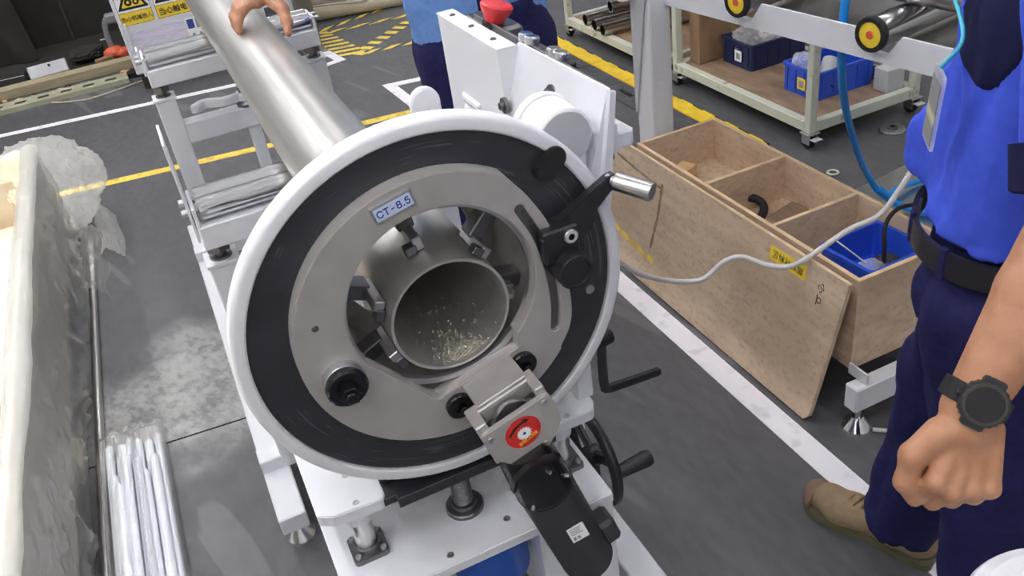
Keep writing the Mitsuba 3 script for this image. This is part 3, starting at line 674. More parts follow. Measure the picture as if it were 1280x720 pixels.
# base: top plate, column boxes, cross members, floor beams
bk = part('base_plate', put(extrude_bevel(sg.Polygon([(-0.003, 0.885), (0.432, 0.885), (0.432, 1.40), (-0.003, 1.40)]), 0.018, 0.002), (0, 0, 0.527)), 'white_paint', 30, label='white base plate under the ring')
for x, y in ((0.160, 0.905), (0.264, 0.925), (0.170, 1.045), (0.250, 1.080)):
    add(bk + '__plate_bolt', lathe([(0, 0), (0.0058, 0), (0.0055, 0.0014), (0.003, 0.0014), (0.003, 0.0004), (0, 0.0004)], (x, y, 0.545), (0, 0, 1), 20), 'satin_steel', 35)
part('side_box', bx(0.362, 0.434, 0.890, 1.40, 0.05, 0.545, 0.003), 'white_paint', 30, label='white side column under the right guide')
part('side_box', bx(-0.004, 0.030, 0.905, 1.40, 0.05, 0.528, 0.003), 'white_paint', 30)
part('back_panel', bx(0.03, 0.365, 1.20, 1.21, 0.05, 0.528, 0.002), 'grey_white', 30)
part('gearbox', [bx(0.285, 0.372, 1.00, 1.16, 0.545, 0.610, 0.004), bx(0.300, 0.330, 0.985, 1.02, 0.548, 0.630, 0.003)], 'grey_white', 30, label='pale grey gear housing behind the saw motor')
part('lift_motor', [lathe([(0, 0), (0.072, 0), (0.075, 0.004), (0.075, 0.012), (0.066, 0.016), (0.066, 0.15), (0, 0.15)], (0.245, 1.00, 0.527), (0, 0, -1), 56)], 'blue_paint', 35, label='blue lift motor under the base plate')
part('motor_bracket', [bx(0.315, 0.362, 0.93, 1.18, 0.30, 0.500, 0.004)], 'white_paint', 30)
beam = part('floor_beam', [bx(0.528, 0.594, 0.55, 1.44, 0.055, 0.105, 0.003)], 'white_paint', 30, label='white floor beam on the right of the base')
part('cross_member', bx(-0.03, 0.53, 1.30, 1.36, 0.055, 0.105, 0.003), 'white_paint', 30)
part('cross_member', bx(0.43, 0.53, 0.95, 1.01, 0.06, 0.10, 0.003), 'white_paint', 30)
# handwheel at the right, axis along x
WC = V(0.498, 1.085, 0.425)
wheel = lathe([(0.088 + 0.011 * math.cos(a), 0.010 * math.sin(a)) for a in np.linspace(0, 2 * math.pi, 17)], WC, (1, 0, 0), 64)
wk = part('handwheel', wheel, 'black_plastic', 40, label='black spoked handwheel')
add(wk + '__hub', [cyl(WC + V(-0.066, 0, 0), WC + V(0.012, 0, 0), 0.021)], 'black_plastic')
for i in range(3):
    a = 0.5 + 2 * math.pi * i / 3
    d = V(0, math.cos(a), math.sin(a))
    add(wk + '__spoke', box(WC + d * 0.050, (0.010, 0.024, 0.075), 0.003, np.c_[V(1, 0, 0), np.cross(d, V(1, 0, 0)), d]), 'black_plastic')
hd = V(0, math.cos(-0.2), math.sin(-0.2)) * -0.080
hq = WC + V(0.006, -0.078, 0.018)
add(wk + '__wheel_handle', lathe([(0, 0), (0.010, 0), (0.0125, 0.006), (0.0155, 0.060), (0.014, 0.070), (0, 0.072)], hq, (1, 0.05, 0.0), 28), 'black_plastic', 35, label='black handwheel grip')
# L-shaped crank rod
part('crank_rod', [tube([(0.455, 1.01, 0.735), (0.496, 1.022, 0.735), (0.506, 1.026, 0.722), (0.506, 1.030, 0.640), (0.510, 1.034, 0.618), (0.526, 1.042, 0.607), (0.646, 1.088, 0.556)], 0.0085, 6, False), cyl((0.44, 1.008, 0.737), (0.522, 1.026, 0.733), 0.014)], 'black_plastic', 30, label='black L-shaped crank rod')
part('rod_bearing', bx(0.435, 0.465, 0.985, 1.06, 0.66, 0.76, 0.003), 'white_paint', 30)

# control box at the back right; its big side faces the pipe
def hull(pts):
    return trimesh.convex.convex_hull(np.array(pts, float))
cb = part('control_box', [hull([(0.5, 1.285, 0.93), (0.5, 1.56, 0.93), (0.5, 1.285, 1.148), (0.5, 1.56, 1.146), (0.61, 1.285, 0.93), (0.61, 1.56, 0.93), (0.60, 1.285, 1.10), (0.60, 1.56, 1.10), (0.53, 1.285, 1.150), (0.53, 1.56, 1.148)]),
                          hull([(0.5, 1.290, 0.93), (0.5, 1.0, 0.93), (0.5, 1.290, 1.03), (0.5, 1.0, 1.03), (0.538, 1.290, 1.150), (0.538, 1.0, 1.156), (0.543, 1.0, 1.156), (0.543, 1.29, 1.15), (0.525, 1.0, 1.03), (0.525, 1.0, 0.93), (0.525, 1.29, 0.93)]),
                          hull([(0.525, 1.21, 0.93), (0.585, 1.21, 0.93), (0.585, 1.21, 1.08), (0.53, 1.21, 1.08), (0.525, 1.30, 0.93), (0.60, 1.30, 0.93), (0.59, 1.30, 1.10), (0.53, 1.30, 1.10)])], 'white_paint', 12, label='white sheet steel control box')
add(cb + '__top_flange', bx(0.4985, 0.532, 1.284, 1.561, 1.147, 1.1505, 0.001), 'white_gloss', 30)
for y in (1.335, 1.43, 1.52):
    add(cb + '__cover_screw', lathe([(0, 0), (0.0055, 0), (0.0045, 0.002), (0.002, 0.0024), (0.002, 0.001), (0, 0.001)], (0.515, y, 1.1505), (0, 0, 1), 18), 'dark_steel', 35)
for i in range(4):
    z = 1.008 - i * 0.024
    add(cb + '__vent_louvre', trimesh.Trimesh(*(lambda p: (p.vertices, p.faces))(hull([(0.4995, 1.485, z), (0.4995, 1.40, z), (0.4995, 1.485, z + 0.013), (0.4995, 1.40, z + 0.013), (0.493, 1.479, z + 0.002), (0.493, 1.406, z + 0.002), (0.494, 1.479, z + 0.009), (0.494, 1.406, z + 0.009)])), process=False), 'white_gloss', False, label='pressed vent louvre' if i == 0 else None)
for i in range(4):
    z = 1.008 - i * 0.024
    add(cb + '__vent_slit', bx(0.4965, 0.5005, 1.406, 1.480, z - 0.0035, z + 0.0005, 0), 'dark_steel', False)
for qx, y, z in ((0.4975, 1.283, 1.056), (0.5230, 1.152, 1.109)):
    d = unit(V(-1, 0, 0.02 if z < 1.1 else 0.31))
    q = V(qx, y, z)
    add(cb + '__side_bolt', [lathe([(0, -0.004), (0.0135, -0.004), (0.0135, 0.002), (0, 0.002)], q, d, 30), lathe([(0, 0), (0.0068, 0), (0.0068, 0.0065), (0.003, 0.0065), (0.003, 0.003), (0, 0.003)], q + d * 0.002, d, 24)], 'dark_steel', 35, label='steel cap screw with washer' if z > 1.1 else None)
add(cb + '__front_flange', hull([(0.500, 1.0, 0.93), (0.537, 1.0, 1.155), (0.548, 1.0, 1.152), (0.52, 1.0, 0.93), (0.502, 0.994, 0.93), (0.540, 0.994, 1.155), (0.548, 0.994, 1.152), (0.52, 0.994, 0.93)]), 'white_gloss', False)
part('box_column', [bx(0.530, 0.585, 1.30, 1.36, 0.10, 0.935, 0.004)], 'white_paint', 30)
add(cb + '__panel_face', bx(0.548, 0.553, 1.02, 1.50, 1.04, 1.150, 0.001), 'dark_steel', 30)
ek = add(cb + '__switch_base', box((0.572, 1.475, 1.115), (0.060, 0.14, 0.05), 0.006), 'dark_steel', 30)
ea = unit(V(0.30, -0.1, 1))
ep = V(0.556, 1.435, 1.136)
add(cb + '__stop_neck', lathe([(0, 0), (0.020, 0), (0.020, 0.010), (0.014, 0.012), (0.014, 0.022), (0, 0.022)], ep, ea, 36), 'black_plastic', 35)
add(cb + '__emergency_stop', lathe([(0, 0.012), (0.0165, 0.012), (0.021, 0.022), (0.0285, 0.034), (0.0295, 0.040), (0.026, 0.044), (0, 0.046)], ep, ea, 44), 'red_plastic', 40, label='red mushroom emergency stop button')
for y in (1.295, 1.272, 1.195, 1.172):
    add(cb + '__selector_knob', [lathe([(0, 0), (0.0125, 0), (0.0125, 0.010), (0.010, 0.013), (0, 0.013)], (0.555, y, 1.148), unit(V(0.2, 0, 1)), 28)], 'chrome', 35, label='chrome selector knob' if y == 1.295 else None)
add(cb + '__knob_rail', bx(0.548, 0.566, 1.14, 1.32, 1.130, 1.150, 0.002), 'black_plastic', 30)
add(cb + '__side_block', [bx(0.552, 0.578, 1.005, 1.035, 1.060, 1.086, 0.003), bx(0.535, 0.553, 1.005, 1.035, 1.055, 1.10, 0.002)], 'white_paint', 30)
add(cb + '__edge_screw', lathe([(0, 0), (0.006, 0), (0.005, 0.003), (0, 0.003)], (0.4995, 1.018, 1.035), (-1, 0, 0), 20), 'satin_steel', 35)
# ring drive: round housing with a flat grey cap, just behind the ring's upper right
part('drive_housing', [lathe([(0, 0), (0.040, 0), (0.043, -0.003), (0.044, -0.055), (0.047, -0.056), (0.047, -0.07), (0, -0.07)], (0.468, 1.0, 1.104), (0, -1, 0), 48)], 'white_gloss', 35, label='round white drive housing beside the ring')
part('drive_cap', [lathe([(0, 0), (0.0385, 0), (0.0385, 0.0015), (0, 0.0015)], (0.468, 1.0, 1.104), (0, -1, 0), 48)], 'grey_white', 35)
part('drive_bridge', bx(0.36, 0.50, 1.00, 1.06, 1.04, 1.085, 0.006), 'white_paint', 30)
part('lifting_lug', put(extrude_bevel(sg.LineString([(0, -0.06), (0, 0.004)]).buffer(0.019, quad_segs=12), 0.010, 0.002), (CX + 0.0475, 1.0, CZ + 0.265), UV), 'white_gloss', 30, label='white rounded lug above the ring')
part('chuck_support', [bx(0.10, 0.37, 0.985, 1.055, 0.74, 0.80, 0.004)], 'white_paint', 30)

# ------------------------------------------------------------------ the pipe and its roller stand
add('steel_pipe', pipe_mesh((PIPE[0], 0.9405, PIPE[2]), (PIPE[0], 4.3, PIPE[2]), 0.0842, 0.0042, 96), 'pipe_steel', 40,
    label='long grey steel pipe clamped in the cutting ring and lying on chrome rollers', cat='pipe')
rng = np.random.default_rng(3)
chips = []
for i in range(420):
    if i < 300:
        a = rng.normal(-1.42, 0.19); y = 0.947 + abs(rng.normal(0, 0.020))
    else:
        a = rng.normal(-1.45, 0.26); y = 0.95 + abs(rng.normal(0.02, 0.055))
    r = 0.0788 - rng.uniform(0, 0.0016)
    s = rng.uniform(0.0009, 0.0023)
    m = trimesh.creation.icosahedron() if i % 2 else trimesh.creation.box((1.6, 0.8, 0.6))
    m.apply_scale(s * (0.8 if i % 2 else 1.0))
    m.apply_transform(trimesh.transformations.random_rotation_matrix(rng.uniform(size=3)))
    m.apply_translation((PIPE[0] + r * math.cos(a), y, PIPE[2] + r * math.sin(a)))
    chips.append(m)
mat('brass_shaving', srgb(214, 208, 190), 0.35, metallic=0.6)
add('metal_shavings', chips, 'brass_shaving', False, label='small bright metal shavings lying inside the mouth of the pipe', cat='shavings', kind='stuff')

S = thing('roller_stand', 'white steel roller stand carrying the long pipe on pairs of chrome rollers', 'stand')
def sp(name, mesh, m, smooth=30, label=None):
    return add(S + '__' + name, mesh, m, smooth, label=label)
for yy in (1.79, 3.0):
    bk = sp('roller_bracket', [bx(-0.030, 0.525, yy - 0.058, yy + 0.058, 0.745, 0.800, 0.003)], 'white_paint', label='white bracket beam under the rollers' if yy < 2 else None)
    add(bk + '__end_cheek', [bx(-0.030, -0.022, yy - 0.056, yy + 0.056, 0.79, 0.842, 0.002)], 'white_paint', 30)
    add(bk + '__end_cheek', [bx(0.517, 0.525, yy - 0.056, yy + 0.056, 0.79, 0.842, 0.002)], 'white_paint', 30)
    for dy in (-0.028, 0.028):
        rk = sp('roller', lathe([(0, 0), (0.0225, 0), (0.0245, 0.002), (0.0245, 0.526), (0.0225, 0.528), (0, 0.528)], (-0.0165, yy + dy, 0.8275), (1, 0, 0), 40), 'chrome', 35, label='polished chrome roller' if dy < 0 and yy < 2 else None)
        add(rk + '__axle', cyl((-0.050, yy + dy, 0.8275), (0.545, yy + dy, 0.8275), 0.008, n=16), 'satin_steel', 35)
    sp('stop_plate', bx(-0.038, -0.032, yy + (-0.05 if yy < 2 else 0.02), yy + 0.08, 0.765, 0.985 if yy < 2 else 0.85, 0.001), 'white_paint')
    for x in (-0.005, 0.500):
        pk = sp('post', bx(x - 0.032, x + 0.032, yy - 0.032, yy + 0.032, 0.10, 0.690, 0.003), 'white_paint', label='white square post' if x < 0 and yy < 2 else None)
        add(pk + '__post_cap', bx(x - 0.036, x + 0.036, yy - 0.036, yy + 0.036, 0.690, 0.698, 0.001), 'white_paint', 30)
        add(pk + '__height_screw', [cyl((x, yy, 0.695), (x, yy, 0.748), 0.014), hexa((x, yy, 0.716), (0, 0, 1), 0.027, 0.018), lathe([(0, 0), (0.024, 0), (0.024, 0.006), (0, 0.006)], (x, yy, 0.698), (0, 0, 1), 30)], 'dark_steel', 30)
    sp('cross_bar', bx(0.025, 0.470, yy - 0.030, yy + 0.030, 0.530, 0.600, 0.003), 'white_paint')
    sp('centre_leg', bx(0.222, 0.262, yy - 0.02, yy + 0.02, 0.10, 0.532, 0.003), 'white_paint')
    ck = sp('centre_screw', [cyl((0.242, yy, 0.60), (0.242, yy, 0.748), 0.017)], 'black_plastic', label='black threaded centre screw' if yy > 2 else None)
    add(ck + '__seat_ring', [lathe([(0, 0), (0.034, 0), (0.034, 0.008), (0.026, 0.020), (0, 0.020)], (0.242, yy, 0.600), (0, 0, 1), 36)], 'dark_steel', 30)
    lev = sg.LineString(catmull([(-0.165, -0.005, 0), (-0.13, 0.018, 0), (-0.07, -0.012, 0), (0, 0, 0), (0.07, 0.012, 0), (0.13, -0.018, 0), (0.165, 0.005, 0)], 6)[:, :2]).buffer(0.016).union(circle(0, 0, 0.032, 32))
    sp('lever_nut', put(extrude_bevel(lev, 0.024, 0.004), (0.242, yy, 0.622)), 'white_paint', label='white wing-shaped lever nut' if yy > 2 else None)
for x0, x1 in ((-0.090, -0.024),):
    fb = sp('floor_beam', bx(x0, x1, 1.585, 3.3, 0.052, 0.102, 0.003), 'white_paint', label='white floor beam on the left')
sp('floor_beam', bx(0.46, 0.526, 1.45, 3.3, 0.052, 0.102, 0.003), 'white_paint')
for yy in (1.79, 3.0):
    sp('foot_bar', bx(-0.09, 0.526, yy - 0.03, yy + 0.03, 0.098, 0.14, 0.003), 'white_paint')
def level_foot(parent, x, y, top, m='chrome', label=None, r=0.036):
    return add(parent + '__levelling_foot', [lathe([(0, 0), (r, 0), (r, 0.004), (r * 0.55, 0.026), (r * 0.36, 0.034), (0, 0.036)], (x, y, 0), (0, 0, 1), 36), cyl((x, y, 0.03), (x, y, top), 0.008, n=16)], m, 30, label=label)
level_foot(S, -0.052, 1.625, 0.06, label='chrome levelling foot')
level_foot(S, -0.057, 3.2, 0.06)
level_foot(S, 0.493, 3.2, 0.06)
level_foot(M, 0.561, 1.40, 0.06)
level_foot(M, 0.561, 0.75, 0.06)

# ------------------------------------------------------------------ crate in plastic film, steel rod and wrapped tubes
K = thing('wooden_crate', 'open pale wooden crate wrapped in clear plastic film left of the machine', 'crate')
add(K + '__side_board', bx(-0.560, -0.535, 0.75, 3.74, 0.10, 0.405, 0.003), 'grey_wood', 30)
add(K + '__side_board', bx(-1.90, -1.875, 0.75, 3.74, 0.10, 0.405, 0.003), 'crate_wood', 30)
add(K + '__end_board', bx(-1.875, -0.56, 3.715, 3.74, 0.10, 0.405, 0.003), 'crate_wood', 30)
add(K + '__end_board', bx(-1.875, -0.56, 0.75, 0.775, 0.10, 0.405, 0.003), 'crate_wood', 30)
add(K + '__floor_board', bx(-1.875, -0.56, 0.775, 3.715, 0.10, 0.12, 0.002), 'crate_wood', 30)
for y in (1.0, 2.2, 3.4):
    add(K + '__skid', bx(-1.9, -0.54, y - 0.05, y + 0.05, 0.0, 0.10, 0.003), 'old_wood', 30)
add('cream_lining_board', [bx(-1.86, -0.575, 0.80, 3.68, 0.120, 0.150, 0.004)], 'cream_board', 30, label='smooth cream board lying on the bottom of the open crate', cat='board')

def ridged(p, o=4, seed=0):
    p = np.asarray(p, float)
    s = 0
    for i in range(o):
        s = s + 0.5 ** i * (1 - np.abs(2 * meshkit.noise(p * 2 ** i, seed + i) - 1)) ** 2
    return s / 1.9
def crease(P, f, amp, seed):
    """A wrinkle height field for film, pointed along random ridges."""
    return amp * (ridged(P * f, 4, seed) - 0.5)
FILM = thing('crate_film', 'crumpled clear plastic film draped over the right wall of the crate down to the floor', 'plastic film')
prof_pts = catmull([(-0.700, 0, 0.165), (-0.630, 0, 0.20), (-0.592, 0, 0.33), (-0.575, 0, 0.412), (-0.545, 0, 0.418), (-0.525, 0, 0.405), (-0.516, 0, 0.33), (-0.514, 0, 0.20), (-0.514, 0, 0.08), (-0.512, 0, 0.012)], 8)
prof_s = np.linspace(0, 1, len(prof_pts))
def film_fn(u, v):
    y = 0.72 + 3.03 * u
    x = np.interp(v, prof_s, prof_pts[:, 0]); z = np.interp(v, prof_s, prof_pts[:, 2])
    P = np.stack([v * 3.0, y * 1.5, 0 * y], -1)
    w = crease(P, 1.7, 0.042, 5) + 0.030 * (meshkit.fbm(np.stack([y * 2.2, v * 3, 0 * y], -1), 3, 9) - 0.5) + crease(P * (1, 3, 1), 3.1, 0.022, 15) + crease(np.stack([v * 9 + y * 3, y * 5 - v * 4, 0 * y], -1), 1.6, 0.012, 25)
    low = np.clip((v - 0.55) / 0.3, 0, 1)
    top = np.clip(1 - np.abs(v - 0.47) / 0.12, 0, 1)
    bulge = 0.034 * np.exp(-((y - 3.35) / 0.4) ** 2) * low
    amp = 0.25 + 1.0 * low + 0.35 * np.clip((0.35 - v) / 0.3, 0, 1)
    x = x + w * amp * (0.45 + 0.55 * np.clip((y - 2.6) / 0.5, 0, 1)) + bulge
    xmax = -0.520 + 0.030 * np.clip((y - 1.2) / 2.4, 0, 1.2) + bulge
    half = (xmax + 0.5315) / 2
    x = np.where(low > 0.0, (1 - low) * x + low * (-0.5315 + half + half * np.tanh(1.5 * w / half)), x)
    x = np.where(v > 0.52, np.maximum(x, -0.531), np.where(v < 0.40, np.minimum(x, -0.566), x))
    z = np.maximum(z + 0.35 * w * (0.5 + top), np.where(v > 0.9, 0.004, 0.006))
    z = np.where((v > 0.40) & (v < 0.52), np.maximum(z, 0.4095), z)
    z = np.where(v < 0.3, np.maximum(z, 0.154), z)
    return np.stack([x, y, z], -1)
add(FILM + '__drape', sheet(film_fn, 420, 110), 'milky_film', True)
# the bunched film along the rim, nearly white
def rim_fn(u, v):
    y = 0.72 + 3.0 * u
    a = v * math.pi
    r = 0.030 + 0.012 * (meshkit.fbm(np.stack([y * 5, v * 2, 0 * y], -1), 3, 21) - 0.4)
    x = -0.550 + r * np.cos(a) * 1.05 + 0.010 * (meshkit.noise(np.stack([y * 3, 0 * y, 0 * y], -1), 2) - 0.5)
    z = 0.407 + 0.6 * r * np.sin(a) + crease(np.stack([y * 6, v * 2, 0 * y], -1), 1.5, 0.006, 4) + 0.008
    return np.stack([x, y, z], -1)
add(FILM + '__rim_fold', sheet(rim_fn, 400, 14), 'white_film', True, label='gathered white fold along the crate rim')
def lump(c, r, seed, amp, res=90):
    m = trimesh.creation.uv_sphere(1.0, count=[res, 2 * res])
    n = np.array(m.vertices)
    h = 1 + amp * (ridged(n * 1.1 + seed, 2, seed) - 0.5) + 0.42 * amp * (ridged(n * (5.5, 2.5, 5) + seed, 4, seed + 7) - 0.5)
    v = n * h[:, None] * np.array(r) + np.array(c)
    v[:, 2] = np.maximum(v[:, 2], 0.004)
    return trimesh.Trimesh(v, m.faces, process=False)
add(FILM + '__corner_bulge', lump((-0.545, 3.86, 0.205), (0.200, 0.20, 0.20), 3, 0.30, 120), 'milky_film', True, label='puffed film bag at the far corner of the crate')
def end_fn(u, v):
    x = -1.90 + 1.36 * u
    y = 3.70 + 0.10 * v
    s = v * 2.4
    y = np.where(s < 1, 3.66 + 0.06 * s, 3.745 + 0.03 * (s - 1)) + 0.03 * (meshkit.fbm(np.stack([x * 5, v * 3, 0 * x], -1), 3, 31) - 0.3) * (s > 1)
    z = np.where(s < 1, 0.33 + 0.085 * s, 0.415 - 0.28 * (s - 1)) + crease(np.stack([x * 4, v * 3, 0 * x], -1), 1.5, 0.02, 8) + 0.006
    return np.stack([x, y, z], -1)
add(FILM + '__end_drape', sheet(end_fn, 160, 60), 'milky_film', True)
def flap_fn(u, v):
    x = -0.440 + 0.090 * u + 0.01 * np.sin(5 * v); y = 3.48 + 0.40 * v - 0.06 * u
    z = 0.008 + 0.06 * np.sin(math.pi * np.clip(u, 0, 1)) * (0.5 + 0.5 * v) + crease(np.stack([u * 2, v * 4, 0 * u], -1), 1.6, 0.03, 12)
    return np.stack([x, y, np.maximum(z, 0.003)], -1)
add(FILM + '__loose_flap', sheet(flap_fn, 60, 90), 'milky_film', True, label='loose flap of film lying on the floor')
def skirt_fn(u, v):
    y = 3.12 + 0.56 * u
    x = -0.495 + 0.075 * v + 0.012 * np.sin(y * 21) * v + 0.020 * (meshkit.noise(np.stack([y * 9, 0 * y, 0 * y], -1), 5) - 0.5)
    z = 0.060 * (1 - v) + 0.030 * np.sin(math.pi * v) + crease(np.stack([y * 6, v * 2, 0 * y], -1), 1.5, 0.022, 18)
    return np.stack([x, y, np.maximum(z, 0.003)], -1)
add(FILM + '__floor_skirt', sheet(skirt_fn, 200, 30), 'clear_film', True)

add('steel_rod', cyl((-0.470, 3.62, 0.0135), (-0.5095, 1.30, 0.0135), 0.0125, n=32), 'brushed_steel', 35, label='long bright steel rod lying on the floor along the crate', cat='rod')
rng = np.random.default_rng(11)
ends = [2.215, 2.16, 2.225, 2.205, 2.18, 2.195, 2.05, 2.17, 2.12, 2.03, 2.08, 1.98, 2.12, 2.06]
spots = [(-0.4685, 0.0125), (-0.4425, 0.0125), (-0.4165, 0.0125), (-0.3905, 0.0125), (-0.3645, 0.0125), (-0.3385, 0.0125), (-0.4555, 0.035), (-0.4295, 0.035), (-0.4035, 0.035), (-0.3775, 0.035), (-0.3515, 0.035), (-0.442, 0.0575), (-0.416, 0.0575), (-0.390, 0.0575)]
WHICH = ['first', 'second', 'third', 'fourth', 'fifth', 'sixth']
for i, ((x, z), ye) in enumerate(zip(spots, ends)):
    row = 'bottom' if i < 6 else ('middle' if i < 11 else 'top')
    n = i if i < 6 else (i - 6 if i < 11 else i - 11)
    t = thing('wrapped_tube', f'slim white sleeved tube, {WHICH[n]} from the crate in the {row} layer of the bundle', 'tube', 'slim tubes bundled on the floor')
    sk = 0.010 * (i % 3 - 1)
    add(t + '__tube', pipe_mesh((x, 1.1, z), (x + sk * 0.2, ye, z), 0.0117, 0.0016, 24), 'film_tube', 35)
    add(t + '__end_cap', cyl((x + sk * 0.2, ye - 0.012, z), (x + sk * 0.2, ye + 0.002, z), 0.0085, n=20), 'blue_print' if i in (3, 9, 10) else 'grey_print', 35)
for j, (x0, x1, y1, zt) in enumerate([(-0.487, -0.399, 2.26, 0.078), (-0.399, -0.320, 2.25, 0.074)]):
    def bag_fn(u, v, x0=x0, x1=x1, y1=y1, zt=zt, j=j):
        y = 1.08 + (y1 - 1.08) * u
        a = np.pi * v
        far = np.clip((u - 0.93) / 0.07, 0, 1)
        xm, hw = (x0 + x1) / 2, (x1 - x0) / 2
        x = xm - hw * (1 - np.abs(1 - np.abs(np.cos(a))) ** 1.0) * np.sign(np.cos(a)) * (1 + 0.06 * far)
        z = 0.004 + (zt * (np.sin(a) ** 0.30)) * (1 - 0.75 * far) + crease(np.stack([y * 5, v * 5, 0 * y + j], -1), 1.7, 0.004, 40 + j) + 0.03 * far * (meshkit.noise(np.stack([u * 60, v * 7, 0 * u], -1), 3 + j) - 0.3)
        return np.stack([x, y + 0.03 * far * (meshkit.noise(np.stack([v * 8, 0 * v, 0 * v], -1), 6 + j) - 0.5), np.maximum(z, 0.002)], -1)
    add('tube_sleeve', sheet(bag_fn, 320, 40), 'clear_film', True, label=['clear crinkled plastic sleeve over the bundled tubes, on the crate side', 'clear crinkled plastic sleeve over the bundled tubes, on the machine side'][j], cat='plastic sleeve')

# ------------------------------------------------------------------ background left: sign cabinet, dark bay
Q = thing('machine_cabinet', 'white machine cabinet with yellow warning signs beyond the far roller bracket', 'cabinet')
add(Q + '__body', bx(-0.108, 0.90, 5.50, 6.1, 0.10, 1.25, 0.006), 'white_paint', 30)
add(Q + '__plinth', bx(-0.09, 0.88, 5.53, 6.08, 0.0, 0.10, 0.003), 'dark_panel', 30)
add(Q + '__frame_strip', bx(0.845, 0.90, 5.488, 5.50, 0.10, 1.25, 0.003), 'white_gloss', 30)
add(Q + '__window', bx(0.70, 0.835, 5.492, 5.50, 0.12, 0.30, 0.002), 'dark_steel', 30, label='small dark opening in the cabinet')
add(Q + '__window_fitting', [cyl((0.73, 5.49, 0.17), (0.81, 5.47, 0.17), 0.035), bx(0.71, 0.80, 5.47, 5.495, 0.20, 0.25)], 'chrome', 30)
X, Z = V(1, 0, 0), V(0, 0, 1)
def sticker(name, x0, x1, z0, z1, m, label=None, y=5.50, t=0.002):
    return add(Q + '__' + name, bx(x0, x1, y - t, y, z0, z1, 0), m, False, label=label)
for x0, x1, words, lab in ((-0.092, 0.098, '当心机械伤人', 'yellow caution sign for moving machinery'), (0.108, 0.300, '当心触电', 'yellow caution sign for electric shock')):
    s = sticker('warning_sign', x0, x1, 0.375, 0.66, 'white_print', lab)
    add(s + '__sign_border', face_ := bx(x0 + 0.004, x1 - 0.004, 5.4972, 5.498, 0.379, 0.656, 0), 'black_print', False)
    add(s + '__sign_field', bx(x0 + 0.0065, x1 - 0.0065, 5.4965, 5.4972, 0.452, 0.6535, 0), 'white_print', False)
    add(s + '__sign_band', bx(x0 + 0.0065, x1 - 0.0065, 5.4965, 5.4972, 0.3815, 0.450, 0), 'yellow_print', False)
    xc = (x0 + x1) / 2
    tri = sg.Polygon([(-0.078, 0), (0.078, 0), (0, 0.135)])
    FR = np.c_[X, Z, np.cross(X, Z)]
    add(s + '__triangle_border', put(extrude(tri.buffer(0.004), 0.0012), (xc, 5.4965, 0.468), FR), 'black_print', False)
    add(s + '__triangle', put(extrude(tri.buffer(-0.009), 0.0018), (xc, 5.4965, 0.468), FR), 'yellow_print', False)
    sym = sg.Polygon([(0.008, 0.095), (-0.020, 0.055), (-0.002, 0.055), (-0.010, 0.020), (0.022, 0.065), (0.004, 0.065)]) if '触' in words else circle(-0.02, 0.035, 0.020, 24).union(circle(0.022, 0.032, 0.017, 24)).difference(circle(-0.02, 0.035, 0.008, 16)).difference(circle(0.022, 0.032, 0.007, 16))
    add(s + '__symbol', put(extrude(sym, 0.0024), (xc, 5.4965, 0.468), FR), 'black_print', False)
    add(s + '__lettering', glyphs(words, 0.026 if len(words) > 4 else 0.036, (xc, 5.4965, 0.4155), X, Z, 0.001, 1.3), 'black_print', False)
s = sticker('prohibition_sign', 0.312, 0.500, 0.375, 0.66, 'white_print', 'red prohibition sign half hidden by the pipe')
add(s + '__sign_band', bx(0.318, 0.494, 5.4965, 5.498, 0.380, 0.452, 0), 'red_print', False)
add(s + '__lettering', glyphs('禁止', 0.040, (0.372, 5.4965, 0.416), X, Z, 0.001, 1.3), 'white_print', False)
add(s + '__ring_print', put(extrude(circle(0, 0, 0.07, 48).difference(circle(0, 0, 0.055, 48)), 0.0012), (0.406, 5.498, 0.555), np.c_[X, Z, np.cross(X, Z)]), 'red_print', False)
sticker('notice_sheet', -0.06, 0.235, 0.165, 0.345, 'lilac_paper', 'pale lilac notice sheet with fine print')
s = sticker('rating_plate', 0.245, 0.42, 0.20, 0.345, 'white_print', 'small white plate with blue print')
add(s + '__blue_print', bx(0.252, 0.290, 5.4972, 5.498, 0.285, 0.338, 0), 'blue_print', False)
add(s + '__blue_print', bx(0.300, 0.415, 5.4972, 5.498, 0.282, 0.340, 0), 'grey_print', False)
for i in range(4):
    add(s + '__triangle_print', put(extrude(sg.Polygon([(-0.016, 0), (0.016, 0), (0, 0.028)]).difference(sg.Polygon([(-0.009, 0.004), (0.009, 0.004), (0, 0.020)])), 0.001), (0.272 + i * 0.042, 5.498, 0.232), np.c_[X, Z, np.cross(X, Z)]), 'black_print' if i != 2 else 'red_print', False)
add(Q + '__door_handle', [bx(-0.085, -0.070, 5.47, 5.49, 0.25, 0.40, 0.004)], 'white_gloss', 30)

sp_ = thing('steel_post', 'tall stained stainless steel post standing at the right end of the white cabinet', 'post')
add(sp_ + '__shaft', bx(0.865, 0.965, 5.37, 5.47, 0.0, 1.6, 0.006), 'stainless_post', 30)
add(sp_ + '__foot_plate', bx(0.845, 0.985, 5.35, 5.49, 0.0, 0.008, 0.002), 'stainless_post', 30)

